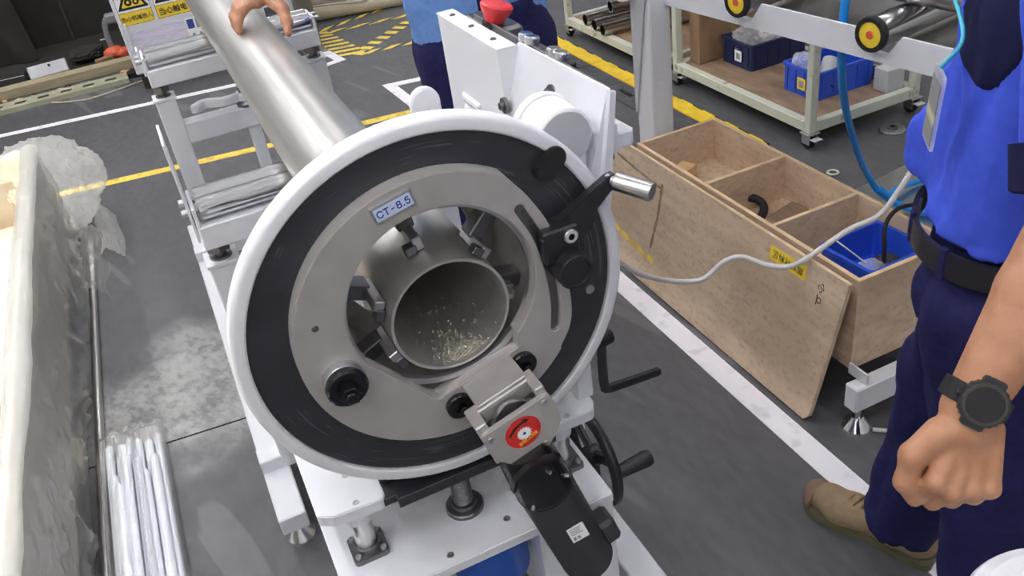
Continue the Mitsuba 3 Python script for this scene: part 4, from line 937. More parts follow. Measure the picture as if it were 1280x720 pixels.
B = thing('dark_bay', 'big dark machine enclosure behind the wooden beam in the far left corner', 'machine enclosure')
add(B + '__back_panel', bx(-3.2, 1.0, 7.05, 7.12, 0.0, 2.2, 0.004), 'dark_cloth', 30)
add(B + '__tray', bx(-3.2, -0.12, 6.17, 7.05, 0.0, 0.03, 0.002), 'dark_panel', 30)
def drape_fn(u, v):
    x = -1.75 + 0.95 * u
    z = 0.035 + 2.0 * v
    y = 6.92 - 0.10 * np.abs(np.sin(x * 9)) - 0.16 * (1 - v) * meshkit.fbm(np.stack([x * 3, z * 2, 0 * x], -1), 3, 2) - 0.02
    x = x + 0.12 * (1 - v) * (u > 0.8)
    return np.stack([x, y, z], -1)
add(B + '__curtain', sheet(drape_fn, 80, 60), 'dark_cloth', True, label='dark hanging curtain')
for x in (-1.0, -0.45, 0.1):
    add(B + '__panel_seam', bx(x - 0.012, x + 0.012, 7.035, 7.05, 0.03, 2.2, 0.002), 'dark_panel', 30)
Wd = add('wooden_beam', bx(-3.0, -0.112, 6.05, 6.15, 0.0, 0.060, 0.004), 'old_wood', 30, label='long weathered wooden beam on the floor in front of the dark enclosure', cat='beam')
rl = thing('slotted_rail', 'pale slotted steel rail lying on the floor in front of the wooden beam', 'rail')
slots = shapely.union_all([sg.LineString([(-2.9 + 0.13 * i, 0.065), (-2.835 + 0.13 * i, 0.065)]).buffer(0.019, cap_style='flat') for i in range(22)])
add(rl + '__web', put(extrude(rect2(-3.0, 0.0, -0.165, 0.130, 0.004).difference(slots), 0.004), (0, 5.760, 0.026)), 'pale_rail', False)
add(rl + '__flange', bx(-3.0, -0.165, 5.756, 5.760, 0.0, 0.030, 0.0005), 'pale_rail', False)
add(rl + '__flange', bx(-3.0, -0.165, 5.890, 5.894, 0.0, 0.030, 0.0005), 'pale_rail', False)
add(rl + '__rubber_end', lathe([(0, 0), (0.055, 0), (0.055, 0.030), (0, 0.032)], (-0.115, 5.88, 0.0), (0, 0, 1), 30), 'black_rubber', 35)
add(rl + '__dark_lining', bx(-2.99, -0.175, 5.762, 5.888, 0.0, 0.008, 0.001), 'black_print', False)
# litter between rail and beam, and inside the bay
rng = np.random.default_rng(5)
bits = []
for i in range(46):
    s = rng.uniform(0.012, 0.035)
    m = trimesh.creation.box((s * rng.uniform(1, 2.4), s, s * 0.3))
    m.apply_transform(trimesh.transformations.rotation_matrix(rng.uniform(0, 6), (0, 0, 1)))
    m.apply_translation((rng.uniform(-1.6, -0.15), rng.uniform(5.92, 6.03), s * 0.15 + 0.001 * i * 0))
    bits.append(m)
add('scrap_litter', bits[::2], 'raw_wood', False, label='scraps of wood and paper littering the gap between rail and beam', cat='litter', kind='stuff')
add('dark_scrap_litter', bits[1::2], 'motor_black', False, label='dark metal scraps littering the gap between rail and beam', cat='litter', kind='stuff')
wb = thing('pale_slab', 'pale grey bevelled slab leaning in the dark enclosure behind the beam', 'slab')
add(wb + '__slab', box((-0.615, 6.27, 0.066), (0.235, 0.026, 0.085), 0.006, frame(V(0, -0.85, 0.5), V(1, 0.05, 0))[:, [0, 2, 1]] * (1, -1, 1)), 'grey_white', 30)
add(wb + '__slab_hole', cyl((-0.60, 6.252, 0.094), (-0.60, 6.243, 0.098), 0.008, n=16), 'black_print', 30)
tl = thing('power_tool', 'grey power tool with a D-shaped handle and an orange body in the dark enclosure', 'power tool')
dring = sg.LineString(catmull([(-0.048, 0.0, 0), (-0.056, 0.10, 0), (-0.040, 0.19, 0), (0.0, 0.215, 0), (0.045, 0.20, 0), (0.052, 0.10, 0), (0.040, 0.0, 0), (0.0, -0.03, 0), (-0.048, 0.0, 0)], 6)[:, :2]).buffer(0.017)
add(tl + '__handle', put(extrude_bevel(dring, 0.05, 0.008), (-0.155, 6.34, 0.058), np.c_[X, Z, V(0, -1, 0)]), 'grey_tool', 30, label='grey D-shaped handle')
add(tl + '__motor', [box((-0.147, 6.32, 0.270), (0.085, 0.07, 0.06), 0.012)], 'grey_tool', 30)
add(tl + '__body', [lump((-0.205, 6.26, 0.072), (0.065, 0.045, 0.042), 5, 0.15, 24), lump((-0.145, 6.23, 0.066), (0.050, 0.040, 0.036), 6, 0.15, 24)], 'orange_tool', True, label='orange tool body')
add(tl + '__trigger_lever', cyl((-0.262, 6.33, 0.150), (-0.207, 6.33, 0.150), 0.005, n=10), 'satin_steel')
add('dark_rag', lump((-0.37, 6.40, 0.075), (0.12, 0.10, 0.045), 8, 0.5, 40), 'dark_cloth', True, label='crumpled dark rag between the pale slab and the power tool', cat='rag')
add('brown_offcut', box((-0.275, 6.21, 0.05), (0.11, 0.05, 0.04), 0.004, trimesh.transformations.rotation_matrix(0.4, (0, 0, 1))[:3, :3]), 'cardboard', 30, label='brown wood offcut beside the orange tool body', cat='offcut')
add('grey_offcut', box((-0.90, 6.30, 0.053), (0.30, 0.10, 0.045), 0.004, trimesh.transformations.rotation_matrix(-0.1, (0, 0, 1))[:3, :3]), 'dark_steel', 30, label='flat grey metal offcut on the tray left of the pale slab', cat='offcut')
add('floor_cable', tube([(-0.62, 5.735, 0.006), (-0.53, 5.67, 0.006), (-0.42, 5.62, 0.006), (-0.28, 5.64, 0.006), (-0.10, 5.70, 0.006), (0.08, 5.74, 0.006), (0.20, 5.72, 0.006)], 0.006, 8), 'tan_cable', True, label='thin pale cable curving over the floor in front of the slotted rail', cat='cable')
# beige pipes and loose cables beyond the worker
add('beige_pipe', cyl((1.0, 6.43, 0.062), (2.1, 6.02, 0.062), 0.062, n=36), 'beige_pipe', 35, label='thick beige pipe on the floor behind the worker, the farther of two', cat='pipe')
add('beige_pipe', cyl((1.0, 6.09, 0.0485), (2.1, 5.83, 0.0485), 0.048, n=36), 'beige_pipe', 35, label='beige pipe on the floor next to the hazard tapes, the nearer of two', cat='pipe')
add('green_hose', tube([(1.0, 6.245, 0.017), (1.3, 6.150, 0.017), (1.7, 6.03, 0.017), (2.05, 5.935, 0.015)], 0.015, 10), 'blue_paint', True, label='thin dark blue hose between the two beige pipes', cat='hose')
add('loose_cable', tube([(1.02, 6.40, 0.138), (1.15, 6.15, 0.122), (1.35, 6.00, 0.112), (1.6, 6.02, 0.125), (1.9, 5.98, 0.135)], 0.009, 8), 'tan_cable', True, label='tan cable lying across the beige pipes, the upper of two', cat='cable')
add('loose_cable', tube([(1.02, 6.06, 0.108), (1.2, 5.99, 0.104), (1.42, 5.945, 0.09), (1.55, 6.06, 0.150), (1.70, 6.20, 0.138)], 0.007, 8), 'grey_cable', True, label='grey cable looped across the beige pipes, the lower of two', cat='cable')

# ------------------------------------------------------------------ wooden box with compartments, and the board leaning on it
W = thing('compartment_box', 'long plywood box with three open compartments right of the machine', 'box')
BX0, BX1, BY0, BY1, BZ0, BZ1 = 1.290, 1.585, 1.262, 2.232, 0.145, 0.405
def wpanel(name, x0, x1, y0, y1, z0=BZ0, z1=BZ1, label=None):
    k = add(W + '__' + name, bx(x0, x1, y0, y1, z0, z1 - 0.0022, 0.0005), 'plywood', 30, label=label)
    add(k + '__top_edge', bx(x0 + 0.0002, x1 - 0.0002, y0 + 0.0002, y1 - 0.0002, z1 - 0.0022, z1, 0.0006), 'plywood_edge', 30)
    return k
wpanel('front_panel', BX0, BX0 + 0.012, BY0, BY1)
wpanel('back_panel', BX1 - 0.012, BX1, BY0, BY1)
wpanel('end_panel', BX0 + 0.012, BX1 - 0.012, BY0, BY0 + 0.012)
wpanel('end_panel', BX0 + 0.012, BX1 - 0.012, BY1 - 0.012, BY1)
wpanel('divider', BX0 + 0.012, BX1 - 0.012, 1.868, 1.880)
wpanel('divider', BX0 + 0.012, BX1 - 0.012, 1.573, 1.585)
add(W + '__bottom', bx(BX0 + 0.012, BX1 - 0.012, BY0 + 0.012, BY1 - 0.012, 0.255, 0.267, 0.0005), 'plywood', 30)
for y, x in ((1.60, BX1 - 0.021), (1.90, BX1 - 0.021), (1.852, BX0 + 0.021)):
    add(W + '__corner_block', bx(x - 0.009, x + 0.009, y - 0.012, y + 0.012, 0.267, 0.355, 0.001), 'plywood', 30)

# leaning board: foot on the floor at x 1.207, head against the box front
BO = thing('leaning_board', 'stained plywood board leaning against the front of the compartment box', 'board')
f0, f1 = V(1.1985, 0, 0.003), V(1.268, 0, 0.408)
bu, bn = unit(f1 - f0), None
bn = unit(np.cross(V(0, -1, 0), bu))          # outward face normal, to the machine
bn = bn if bn[0] < 0 else -bn
BL = np.linalg.norm(f1 - f0)
YM = V(0, -1, 0)
BR = np.c_[YM, bu, np.cross(YM, bu)]
if BR[:, 2] @ bn < 0:
    YM = -YM
    BR = np.c_[YM, bu, np.cross(YM, bu)]
def bpt(y, h):
    return (y * YM[1], h)
out = sg.Polygon([bpt(2.318, 0.0), bpt(1.302, 0.0), bpt(1.285, 0.02), bpt(1.268, 0.24), bpt(1.258, BL), bpt(2.345, BL)])
add(BO + '__panel', put(extrude_bevel(out, 0.012, 0.001), V(f0[0], 0, f0[2]) - BR[:, 2] * 0.0 - V(0, 0, 0), BR), 'plywood', 30)
add(BO + '__top_edge', put(extrude(sg.Polygon([bpt(1.260, BL), bpt(2.343, BL), bpt(2.343, BL + 0.0016), bpt(1.260, BL + 0.0016)]), 0.0115), f0 + BR[:, 2] * 0.0003, BR), 'plywood_edge', 30, label='pale cut edge along the top')
OUT = f0 + BR[:, 2] * 0.012
def on_board(y, h):
    return OUT + V(0, y, 0) + bu * h
# the sticker is upside down on the board
a = math.radians(180)
lk = add(BO + '__yellow_label', put(extrude(sg.box(-0.067, -0.0185, 0.067, 0.0185), 0.0006), on_board(1.458, 0.372), np.c_[-YM, -bu, BR[:, 2]]), 'yellow_print', False, label='yellow label stuck on upside down')
add(lk + '__lettering', glyphs('周转材料区', 0.0205, on_board(1.458, 0.372) + BR[:, 2] * 0.0006, -YM, -bu, 0.0004, 0.8), 'black_print', False)
add(BO + '__pen_mark', glyphs('记', 0.022, on_board(1.335, 0.362), -YM * 0.5 + bu * 0.85, -bu * 0.5 - YM * 0.85, 0.0005, 0.7), 'black_print', False, label='black handwritten mark')
add(BO + '__pen_mark', put(extrude(circle(0, 0, 0.008, 20).difference(circle(0, 0, 0.0058, 20)).union(sg.LineString([(0.0075, -0.012), (0.0075, 0.014)]).buffer(0.0011)), 0.0005), on_board(1.335, 0.330), np.c_[-YM, -bu, BR[:, 2]]), 'black_print', False)
def wear(pts, w, m, label=None):
    p = [bpt(y, h) for y, h in pts]
    ls = sg.LineString(p)
    n = 14
    g = []
    for i in range(n):
        q0, q1 = ls.interpolate(i / n, True), ls.interpolate((i + 1.05) / n, True)
        ww = w * (0.35 + 0.65 * abs(math.sin(i * 2.3 + len(pts) + w * 900)))
        g.append(sg.LineString([q0, q1]).buffer(ww / 2, quad_segs=2))
    add(BO + '__worn_mark', put(extrude(shapely.union_all(g), 0.0005), OUT, BR), m, False, label=label)
wear([(2.315, 0.128), (2.22, 0.115), (2.12, 0.106), (2.03, 0.098)], 0.020, 'yellow_paint', 'flaking yellow paint line on the board')
wear([(2.02, 0.355), (2.025, 0.25), (2.045, 0.14)], 0.013, 'cart_deck')
wear([(2.28, 0.365), (2.14, 0.352), (2.03, 0.345)], 0.010, 'cart_deck')
wear([(2.30, 0.29), (2.305, 0.15)], 0.005, 'cart_deck')
# things lying in the compartments
zb = 0.267
rz = lambda a: trimesh.transformations.rotation_matrix(a, (0, 0, 1))[:3, :3]
add('wood_block', box((1.398, 2.140, zb + 0.028), (0.078, 0.056, 0.056), 0.003, rz(0.35)), 'raw_wood', 30, label='pale wood block in the far compartment of the plywood box', cat='wood block')
add('wood_chip', box((1.385, 1.792, zb + 0.020), (0.034, 0.026, 0.040), 0.002, rz(0.3)), 'raw_wood', 30, label='small pale wood offcut beside the black ring in the middle compartment', cat='wood offcut')
ring = lathe([(0.047 + 0.012 * math.cos(t), 0.012 + 0.012 * math.sin(t)) for t in np.linspace(0, 2 * math.pi, 17)], (1.425, 1.845, zb + 0.012), unit(V(-0.28, -0.22, 0.93)), 40)
add('rubber_ring', ring, 'black_rubber', 35, label='black rubber ring lying tilted in the middle compartment of the plywood box', cat='ring')
add('dark_offcut', box((1.500, 1.760, zb + 0.006), (0.16, 0.09, 0.012), 0.002, rz(0.25)), 'cart_deck', 30, label='flat dark offcut on the floor of the middle compartment of the plywood box', cat='offcut')
Bn = thing('picking_bin', 'small blue plastic bin in the near compartment of the plywood box', 'bin')
RB = trimesh.transformations.euler_matrix(0.03, 0.05, 0.10)[:3, :3]
bo, bi = rect2(-0.100, -0.080, 0.100, 0.080, 0.012), rect2(-0.0955, -0.0755, 0.0955, 0.0755, 0.010)
bc = V(1.457, 1.395, zb + 0.010)
bm = cat_m([extrude(bo.difference(bi), 0.095), extrude(bo, 0.004), put(extrude(rect2(-0.106, -0.086, 0.106, 0.086, 0.014).difference(bi), 0.008), (0, 0, 0.089))])
add(Bn + '__shell', put(bm, bc, RB), 'blue_plastic', 30)
add('bagged_part', lump((1.425, 1.362, zb + 0.058), (0.042, 0.032, 0.034), 4, 0.4, 30), 'milky_film', True, label='clear plastic bag with parts lying in the small blue bin', cat='plastic bag')
add('thin_rod', cyl((1.374, 1.432, zb + 0.135), (1.412, 1.362, zb + 0.088), 0.0022, n=10), 'grey_white', label='thin white rod sticking out of the bag in the small blue bin', cat='rod')
add('dark_fitting', [lump((1.492, 1.372, zb + 0.048), (0.034, 0.040, 0.028), 7, 0.3, 24)], 'motor_black', True, label='dark metal fitting in the small blue bin', cat='fitting')
add('black_cable', tube([(1.470, 1.366, zb + 0.066), (1.470, 1.370, zb + 0.11), (1.478, 1.383, zb + 0.150), (1.505, 1.393, zb + 0.180), (1.555, 1.393, zb + 0.188), (1.66, 1.37, zb + 0.165)], 0.0052, 10), 'black_rubber', True, label='black cable looping out of the small blue bin', cat='cable')
add('yellow_tape_roll', lathe([(0.018, 0), (0.027, 0), (0.027, 0.016), (0.018, 0.016), (0.018, 0)], (1.335, 1.470, zb + 0.062), unit(V(-0.12, 0.05, 0.95)), 32), 'yellow_print', 35, label='yellow tape roll beside the small blue bin', cat='tape roll')
add('packing_block', bx(1.306, 1.345, 1.440, 1.498, zb, zb + 0.056, 0.003), 'cardboard', 30, label='brown block under the yellow tape roll in the near compartment', cat='block')

# ------------------------------------------------------------------ white roller rack
RK = thing('roller_rack', 'white steel rack with notched beam and yellow-capped rollers beside the wooden box', 'rack')
RA, RBp = V(1.440, 2.335, 0), V(1.590, 1.060, 0)
rd = unit(RBp - RA); rnx = V(rd[1] * -1, rd[0], 0); rnx = rnx if rnx[0] > 0 else -rnx
RLn = np.linalg.norm(RBp - RA)
prof = sg.box(-0.06, 0.795, RLn, 0.866)
for s in (0.385, 0.82):
    prof = prof.difference(sg.Polygon([(s - 0.045, 0.90), (s - 0.045, 0.835), (s - 0.03, 0.815), (s + 0.03, 0.815), (s + 0.045, 0.835), (s + 0.09, 0.90)]))
RW = np.c_[rd, Z, np.cross(rd, Z)]
bm = put(extrude_bevel(prof, 0.006, 0.001), RA, RW)
fl = put(extrude(sg.box(-0.06, 0.795, RLn, 0.801), 0.05), RA, RW)
sgn = 1 if np.cross(rd, Z) @ rnx > 0 else -1
add(RK + '__notched_beam', [bm] + ([fl] if sgn > 0 else [put(extrude(sg.box(-0.06, 0.795, RLn, 0.801), 0.05), RA - np.cross(rd, Z) * 0.044, RW)]), 'white_paint', 30, label='white notched beam')
add(RK + '__rear_beam', [put(extrude_bevel(sg.box(-0.06, 0.765, RLn, 0.82), 0.006, 0.001), RA + rnx * 0.52, RW)], 'white_paint', 30)
tr_ = put(extrude(sg.box(0.0, 0.072, RLn, 0.50), 0.004), RA + V(0, 0, 0.816), np.c_[rd, rnx, np.cross(rd, rnx)])
add(RK + '__tray', tr_, 'brushed_steel', False, label='grey steel tray between the beams')
ra = unit(V(0.985, 0.17, 0))
for i, s in enumerate((0.385, 0.82)):
    p0 = RA + rd * s + V(0, 0, 0.866) - ra * 0.022
    rk = add(RK + '__roller', cyl(p0, p0 + ra * 0.60, 0.038, n=48), 'chrome', 40, label='chrome roller with a yellow cap' if i == 0 else None)
    add(rk + '__tyre', lathe([(0.030, -0.004), (0.039, -0.004), (0.0415, 0.0), (0.0415, 0.010), (0.039, 0.014), (0.030, 0.014)], p0, -ra, 48), 'black_rubber', 40)
    add(rk + '__yellow_cap', lathe([(0, 0.002), (0.030, 0.002), (0.031, 0.010), (0.012, 0.012), (0, 0.012)], p0, -ra, 48), 'yellow_print', 40)
    add(rk + '__cap_hub', lathe([(0, 0.010), (0.0105, 0.010), (0.009, 0.0145), (0, 0.015)], p0, -ra, 28), 'orange_tool', 40)
pc = V(1.418, 2.318, 0)
pk = add(RK + '__post', box((pc[0], pc[1], 0.43), (0.082, 0.082, 0.86), 0.004, np.c_[rnx, np.cross(Z, rnx), Z]), 'white_paint', 30, label='white rack post nearest the rubber mat')
gus = sg.Polygon([(0, 0.86), (0.075, 0.86), (0.004, 0.45), (0, 0.45)])
add(pk + '__gusset', put(extrude(gus, 0.005), pc - rnx * 0.044 + rd * (-0.040), np.c_[rd, Z, np.cross(rd, Z)]), 'grey_white', False)
add(pk + '__bracket', [cyl(pc - rnx * 0.06 - rd * 0.05 + V(0, 0, 0.815), pc - rnx * 0.06 - rd * 0.05 + V(0, 0, 0.845), 0.024, n=28), box(pc - rnx * 0.03 - rd * 0.03 + V(0, 0, 0.83), (0.09, 0.03, 0.012), 0.003)], 'white_paint', 30)
q = V(1.585, 1.185, 0)
add(RK + '__post', bx(1.590, 1.640, 1.196, 1.256, 0.14, 0.795, 0.003), 'white_paint', 30)
add(RK + '__foot_tube', [bx(1.252, 1.62, 1.196, 1.236, 0.068, 0.140, 0.003)], 'white_paint', 30, label='white foot tube under the wooden box')
add(RK + '__angle_plate', [bx(1.283, 1.289, 1.20, 1.262, 0.140, 0.172, 0.001)], 'white_paint', 30)
add(RK + '__foot_tube', [bx(1.252, 1.62, 2.10, 2.14, 0.068, 0.140, 0.003)], 'white_paint', 30)
add(RK + '__lower_rail', bx(1.56, 1.62, 1.236, 2.10, 0.068, 0.140, 0.003), 'white_paint', 30)
level_foot(RK, 1.282, 1.216, 0.07, label='chrome levelling foot under the foot tube')
level_foot(RK, 1.282, 2.12, 0.07); level_foot(RK, 1.59, 1.216, 0.07); level_foot(RK, 1.59, 2.12, 0.07)
lamp_ = None
# tubes lying on the rack, along its beam
tubes = [(0.10, 0.905, 0.036), (0.19, 0.905, 0.036), (0.28, 0.905, 0.036), (0.375, 0.907, 0.036), (0.145, 0.968, 0.036), (0.235, 0.968, 0.036)]
HOW = ['lowest row, nearest the notched beam', 'lowest row, second from the notched beam', 'lowest row, third from the notched beam', 'lowest row, farthest from the notched beam', 'upper row, nearer the notched beam', 'upper row, farther from the notched beam']
for (o, z, r), how in zip(tubes, HOW):
    p = RA + rnx * o + V(0, 0, z + 0.0365)
    add('chrome_tube', cyl(p + rd * 0.16, p + rd * 1.30, r, n=40), 'brushed_steel', 40, label=f'polished steel tube on the white rack, {how}', cat='tube', group='polished tubes on the white rack')

# ------------------------------------------------------------------ two wheeled carts
def cart(y0, y1, label, x0=2.205, x1=2.76, zt=0.98):
    c = thing('shelf_cart', label, 'cart')
    add(c + '__deck', bx(x0 + 0.03, x1 - 0.03, y0 + 0.03, y1 - 0.03, 0.090, 0.106, 0.001), 'cart_deck', 30, label='worn brown deck board')
    for nm, b in (('front_rail', (x0, x0 + 0.035, y0 + 0.035, y1 - 0.035)), ('rear_rail', (x1 - 0.035, x1, y0 + 0.035, y1 - 0.035)), ('end_rail', (x0 + 0.035, x1 - 0.035, y0, y0 + 0.035)), ('end_rail', (x0 + 0.035, x1 - 0.035, y1 - 0.035, y1))):
        add(c + '__' + nm, bx(*b, 0.068, 0.112, 0.003), 'cart_paint', 30)
        add(c + '__' + 'upper_rail', bx(*b, zt - 0.05, zt, 0.003), 'cart_paint', 30)
    add(c + '__top_board', bx(x0 + 0.03, x1 - 0.03, y0 + 0.03, y1 - 0.03, zt - 0.02, zt - 0.004, 0.001), 'cart_deck', 30)
    for x in (x0, x1 - 0.035):
        for y in (y0, y1 - 0.035):
            add(c + '__leg', bx(x, x + 0.035, y, y + 0.035, 0.068, zt, 0.003), 'cart_paint', 30)
            cx, cy = x + 0.0175, y + 0.0175
            w = add(c + '__caster', [bx(cx - 0.028, cx + 0.028, cy - 0.028, cy + 0.028, 0.062, 0.068, 0.001), bx(cx - 0.021, cx - 0.018, cy - 0.022, cy + 0.022, 0.022, 0.064, 0.001), bx(cx + 0.018, cx + 0.021, cy - 0.022, cy + 0.022, 0.022, 0.064, 0.001)], 'satin_steel', 30)
            add(w + '__wheel', lathe([(0, 0), (0.024, 0), (0.0275, 0.004), (0.0275, 0.024), (0.024, 0.028), (0, 0.028)], (cx - 0.014, cy + 0.006, 0.0275), (1, 0, 0), 30), 'black_rubber', 35)
            add(w + '__brake_pedal', bx(cx - 0.020, cx + 0.020, cy - 0.052, cy - 0.022, 0.045, 0.050, 0.001), 'grey_white', 30)
    return c
c1 = cart(2.485, 3.435, 'pale green wheeled shelf cart with two bins, nearer of the two carts')
c2 = cart(3.50, 4.47, 'pale green wheeled shelf cart with loose tubes, farther of the two carts', x0=2.170)
add(c2 + '__back_sheet', bx(2.70, 2.712, 3.54, 4.43, 0.115, 0.93, 0.001), 'cardboard', 30)
for i, (y, z, x0) in enumerate(((4.235, 0.1435, 2.175), (4.115, 0.1435, 2.165), (4.01, 0.1435, 2.155), (4.175, 0.1955, 2.30), (3.90, 0.135, 2.36))):
    add('steel_tube', pipe_mesh((x0, y, z), (2.69, y - 0.02, z), 0.030 if i < 4 else 0.026, 0.003, 36), 'brushed_steel', 40,
        label=['steel tube on the far cart deck, farthest of its row', 'steel tube on the far cart deck, second farthest of its row', 'steel tube on the far cart deck, at the front of its row', 'steel tube on the far cart resting on top of two others', 'short dark steel tube on the far cart deck nearest the white post'][i], cat='tube', group='tubes on the far cart')
add('cardboard_box', [bx(2.275, 2.70, 3.320, 3.395, 0.106, 0.56, 0.004)], 'cardboard', 30, label='tall brown cardboard box on the near cart between the white post and the navy bin', cat='cardboard box')
def bin_(key, label, m, x0, x1, y0, y1, z0, h, tag_m, tag_label):
    b = thing(key, label, 'bin')
    ci, co = rect2(x0 + 0.006, y0 + 0.006, x1 - 0.006, y1 - 0.006, 0.012), rect2(x0, y0, x1, y1, 0.014)
    add(b + '__shell', [put(extrude(co.difference(ci), h - 0.012), (0, 0, z0)), put(extrude(co, 0.004), (0, 0, z0)), put(extrude(rect2(x0 - 0.006, y0 - 0.006, x1 + 0.006, y1 + 0.006, 0.014).difference(ci), 0.012), (0, 0, z0 + h - 0.012))], m, 30)
    n = 5
    for i in range(n):
        x = x0 + (x1 - x0) * (i + 0.5) / n
        add(b + '__rib', bx(x - 0.004, x + 0.004, y0 - 0.004, y0, z0 + 0.012, z0 + h - 0.012, 0.001), m, 30)
    for i in range(4):
        y = y0 + (y1 - y0) * (i + 0.5) / 4
        add(b + '__rib', bx(x0 - 0.004, x0, y - 0.004, y + 0.004, z0 + 0.012, z0 + h - 0.012, 0.001), m, 30)
    yc = y0 + (y1 - y0) * 0.42
    t = add(b + '__label_card', bx(x0 - 0.0055, x0 - 0.0042, yc - 0.025, yc + 0.025, z0 + 0.028, z0 + 0.078, 0.0002), tag_m, False, label=tag_label)
    add(t + '__card_print', bx(x0 - 0.0059, x0 - 0.0055, yc - 0.014, yc + 0.014, z0 + 0.038, z0 + 0.066, 0), 'grey_print', False)
    return b
bin_('storage_bin', 'bright blue plastic bin on the near cart next to its corner leg', 'blue_plastic', 2.370, 2.665, 2.645, 2.850, 0.106, 0.118, 'yellow_print', 'yellow label card')
bin_('storage_bin', 'dark navy plastic bin full of plastic bags on the near cart', 'navy_plastic', 2.388, 2.69, 3.085, 3.300, 0.106, 0.118, 'white_print', 'white label card')
fill = [('clear_bag', (2.47, 3.19, 0.225), (0.085, 0.075, 0.055), 'milky_film', 'crumpled clear plastic bag in the navy bin, on its left'), ('clear_bag', (2.60, 3.19, 0.220), (0.07, 0.07, 0.05), 'milky_film', 'crumpled clear plastic bag in the navy bin, on its right'), ('clear_bag', (2.425, 2.795, 0.215), (0.045, 0.05, 0.04), 'milky_film', 'crumpled clear plastic bag at the far corner of the bright blue bin')]
for i, (nm, c, r, m, l) in enumerate(fill):
    add(nm, lump(c, r, 20 + i, 0.7, 40), m, True, label=l, cat='plastic bag')
for i, (c, ax, r, h, m, l) in enumerate([((2.50, 2.74, 0.175), (0.5, 0.3, 0.5), 0.036, 0.085, 'grey_white', 'white plastic tub lying in the bright blue bin'), ((2.44, 2.70, 0.150), (0.3, -0.4, 0.6), 0.034, 0.06, 'motor_black', 'dark round part in the bright blue bin near its label'), ((2.59, 2.72, 0.165), (-0.3, 0.5, 0.6), 0.034, 0.06, 'dark_steel', 'grey round part in the bright blue bin at its right end')]):
    add('machine_part' if i else 'plastic_tub', lathe([(0, 0), (r, 0), (r, h), (r * 0.8, h), (r * 0.8, h * 0.2), (0, h * 0.2)], V(*c) - V(0, 0, 0.03), unit(ax), 28), m, 35, label=l, cat='part' if i else 'tub')
add('white_carton', bx(2.62, 2.71, 2.525, 2.60, 0.106, 0.20, 0.003), 'grey_white', 30, label='small white carton on the near end of the near cart', cat='carton')
for i in range(2):
    add('deck_tube', cyl((2.705, 2.63, (0.125, 0.154)[i]), (2.705, 3.06, (0.125, 0.154)[i]), (0.019, 0.010)[i], n=28), 'brushed_steel', 40, label=['bright steel tube behind the bins on the near cart deck, lower', 'thin bright steel tube behind the bins on the near cart, upper'][i], cat='tube')

# small things on the floor on the right
wz = thing('floor_washer', 'grey steel washer disc with a raised hub on the floor behind the near cart', 'washer')
add(wz + '__disc', lathe([(0.016, 0), (0.048, 0), (0.050, 0.004), (0.048, 0.009), (0.016, 0.009), (0.016, 0)], (2.565, 2.42, 0), (0, 0, 1), 44), 'satin_steel', 35)
add(wz + '__hub', lathe([(0.010, 0.0), (0.020, 0.0), (0.020, 0.018), (0.010, 0.018), (0.010, 0.0)], (2.565, 2.42, 0), (0, 0, 1), 30), 'dark_steel', 35)
add('small_ring', lathe([(0.019 + 0.0045 * math.cos(t), 0.0045 + 0.0045 * math.sin(t)) for t in np.linspace(0, 2 * math.pi, 13)], (2.145, 2.28, 0.0), (0, 0, 1), 40), 'cart_paint', 35, label='small worn metal ring on the floor behind the wooden box', cat='ring')
add('steel_sheet', box((2.27, 1.98, 0.004), (0.42, 0.34, 0.005), 0.001, trimesh.transformations.rotation_matrix(0.12, (0, 0, 1))[:3, :3]), 'brushed_steel', 30, label='flat grey steel sheet on the floor behind the wooden box', cat='sheet')
ho = thing('air_hose', 'bright blue air hose hanging behind the white rack beam down to the floor', 'hose')
add(ho + '__hose', tube([(1.565, 1.62, 1.25), (1.556, 1.645, 1.05), (1.554, 1.655, 0.90), (1.565, 1.665, 0.76), (1.685, 1.770, 0.58), (1.80, 1.862, 0.44), (1.905, 1.93, 0.30), (2.01, 1.99, 0.17), (2.075, 1.985, 0.07), (2.115, 1.93, 0.030), (2.15, 1.86, 0.020), (2.20, 1.76, 0.020)], 0.0105, 12), 'hose_blue', True)
add(ho + '__branch', tube([(2.080, 1.985, 0.062), (2.12, 1.985, 0.045), (2.19, 2.01, 0.035), (2.30, 2.02, 0.022), (2.45, 1.98, 0.020)], 0.0095, 12), 'hose_blue', True)
add(ho + '__fitting', cyl((2.068, 1.983, 0.085), (2.10, 1.955, 0.047), 0.0145, n=20), 'hose_blue', 35)
add('power_cable', tube([(0.55, 1.32, 0.74), (0.66, 1.40, 0.66), (0.775, 1.468, 0.555), (0.86, 1.52, 0.46), (0.975, 1.565, 0.368), (1.055, 1.545, 0.350), (1.115, 1.535, 0.385), (1.155, 1.515, 0.395), (1.190, 1.468, 0.383), (1.215, 1.420, 0.392), (1.243, 1.390, 0.418), (1.300, 1.372, 0.455), (1.350, 1.362, 0.478), (1.395, 1.325, 0.515), (1.440, 1.315, 0.575), (1.50, 1.31, 0.66), (1.56, 1.28, 0.74)], 0.0068, 12), 'grey_cable', True, label='pale grey power cable sagging from the machine across the leaning board and box', cat='cable')
add('thin_cable', tube([(1.30, 1.18, 0.006), (1.36, 1.14, 0.006), (1.46, 1.135, 0.006), (1.6, 1.16, 0.006)], 0.006, 8), 'grey_cable', True, label='thin white cable on the floor under the rack foot tube', cat='cable')
add('small_carton', [bx(1.80, 1.895, 3.90, 4.10, 0.0, 0.11, 0.003)], 'raw_wood', 30, label='small tan carton on the floor beside the rubber mat behind the control box', cat='carton')
st = thing('white_stool', 'round white stool seat at the lower right corner in front of the person', 'stool')
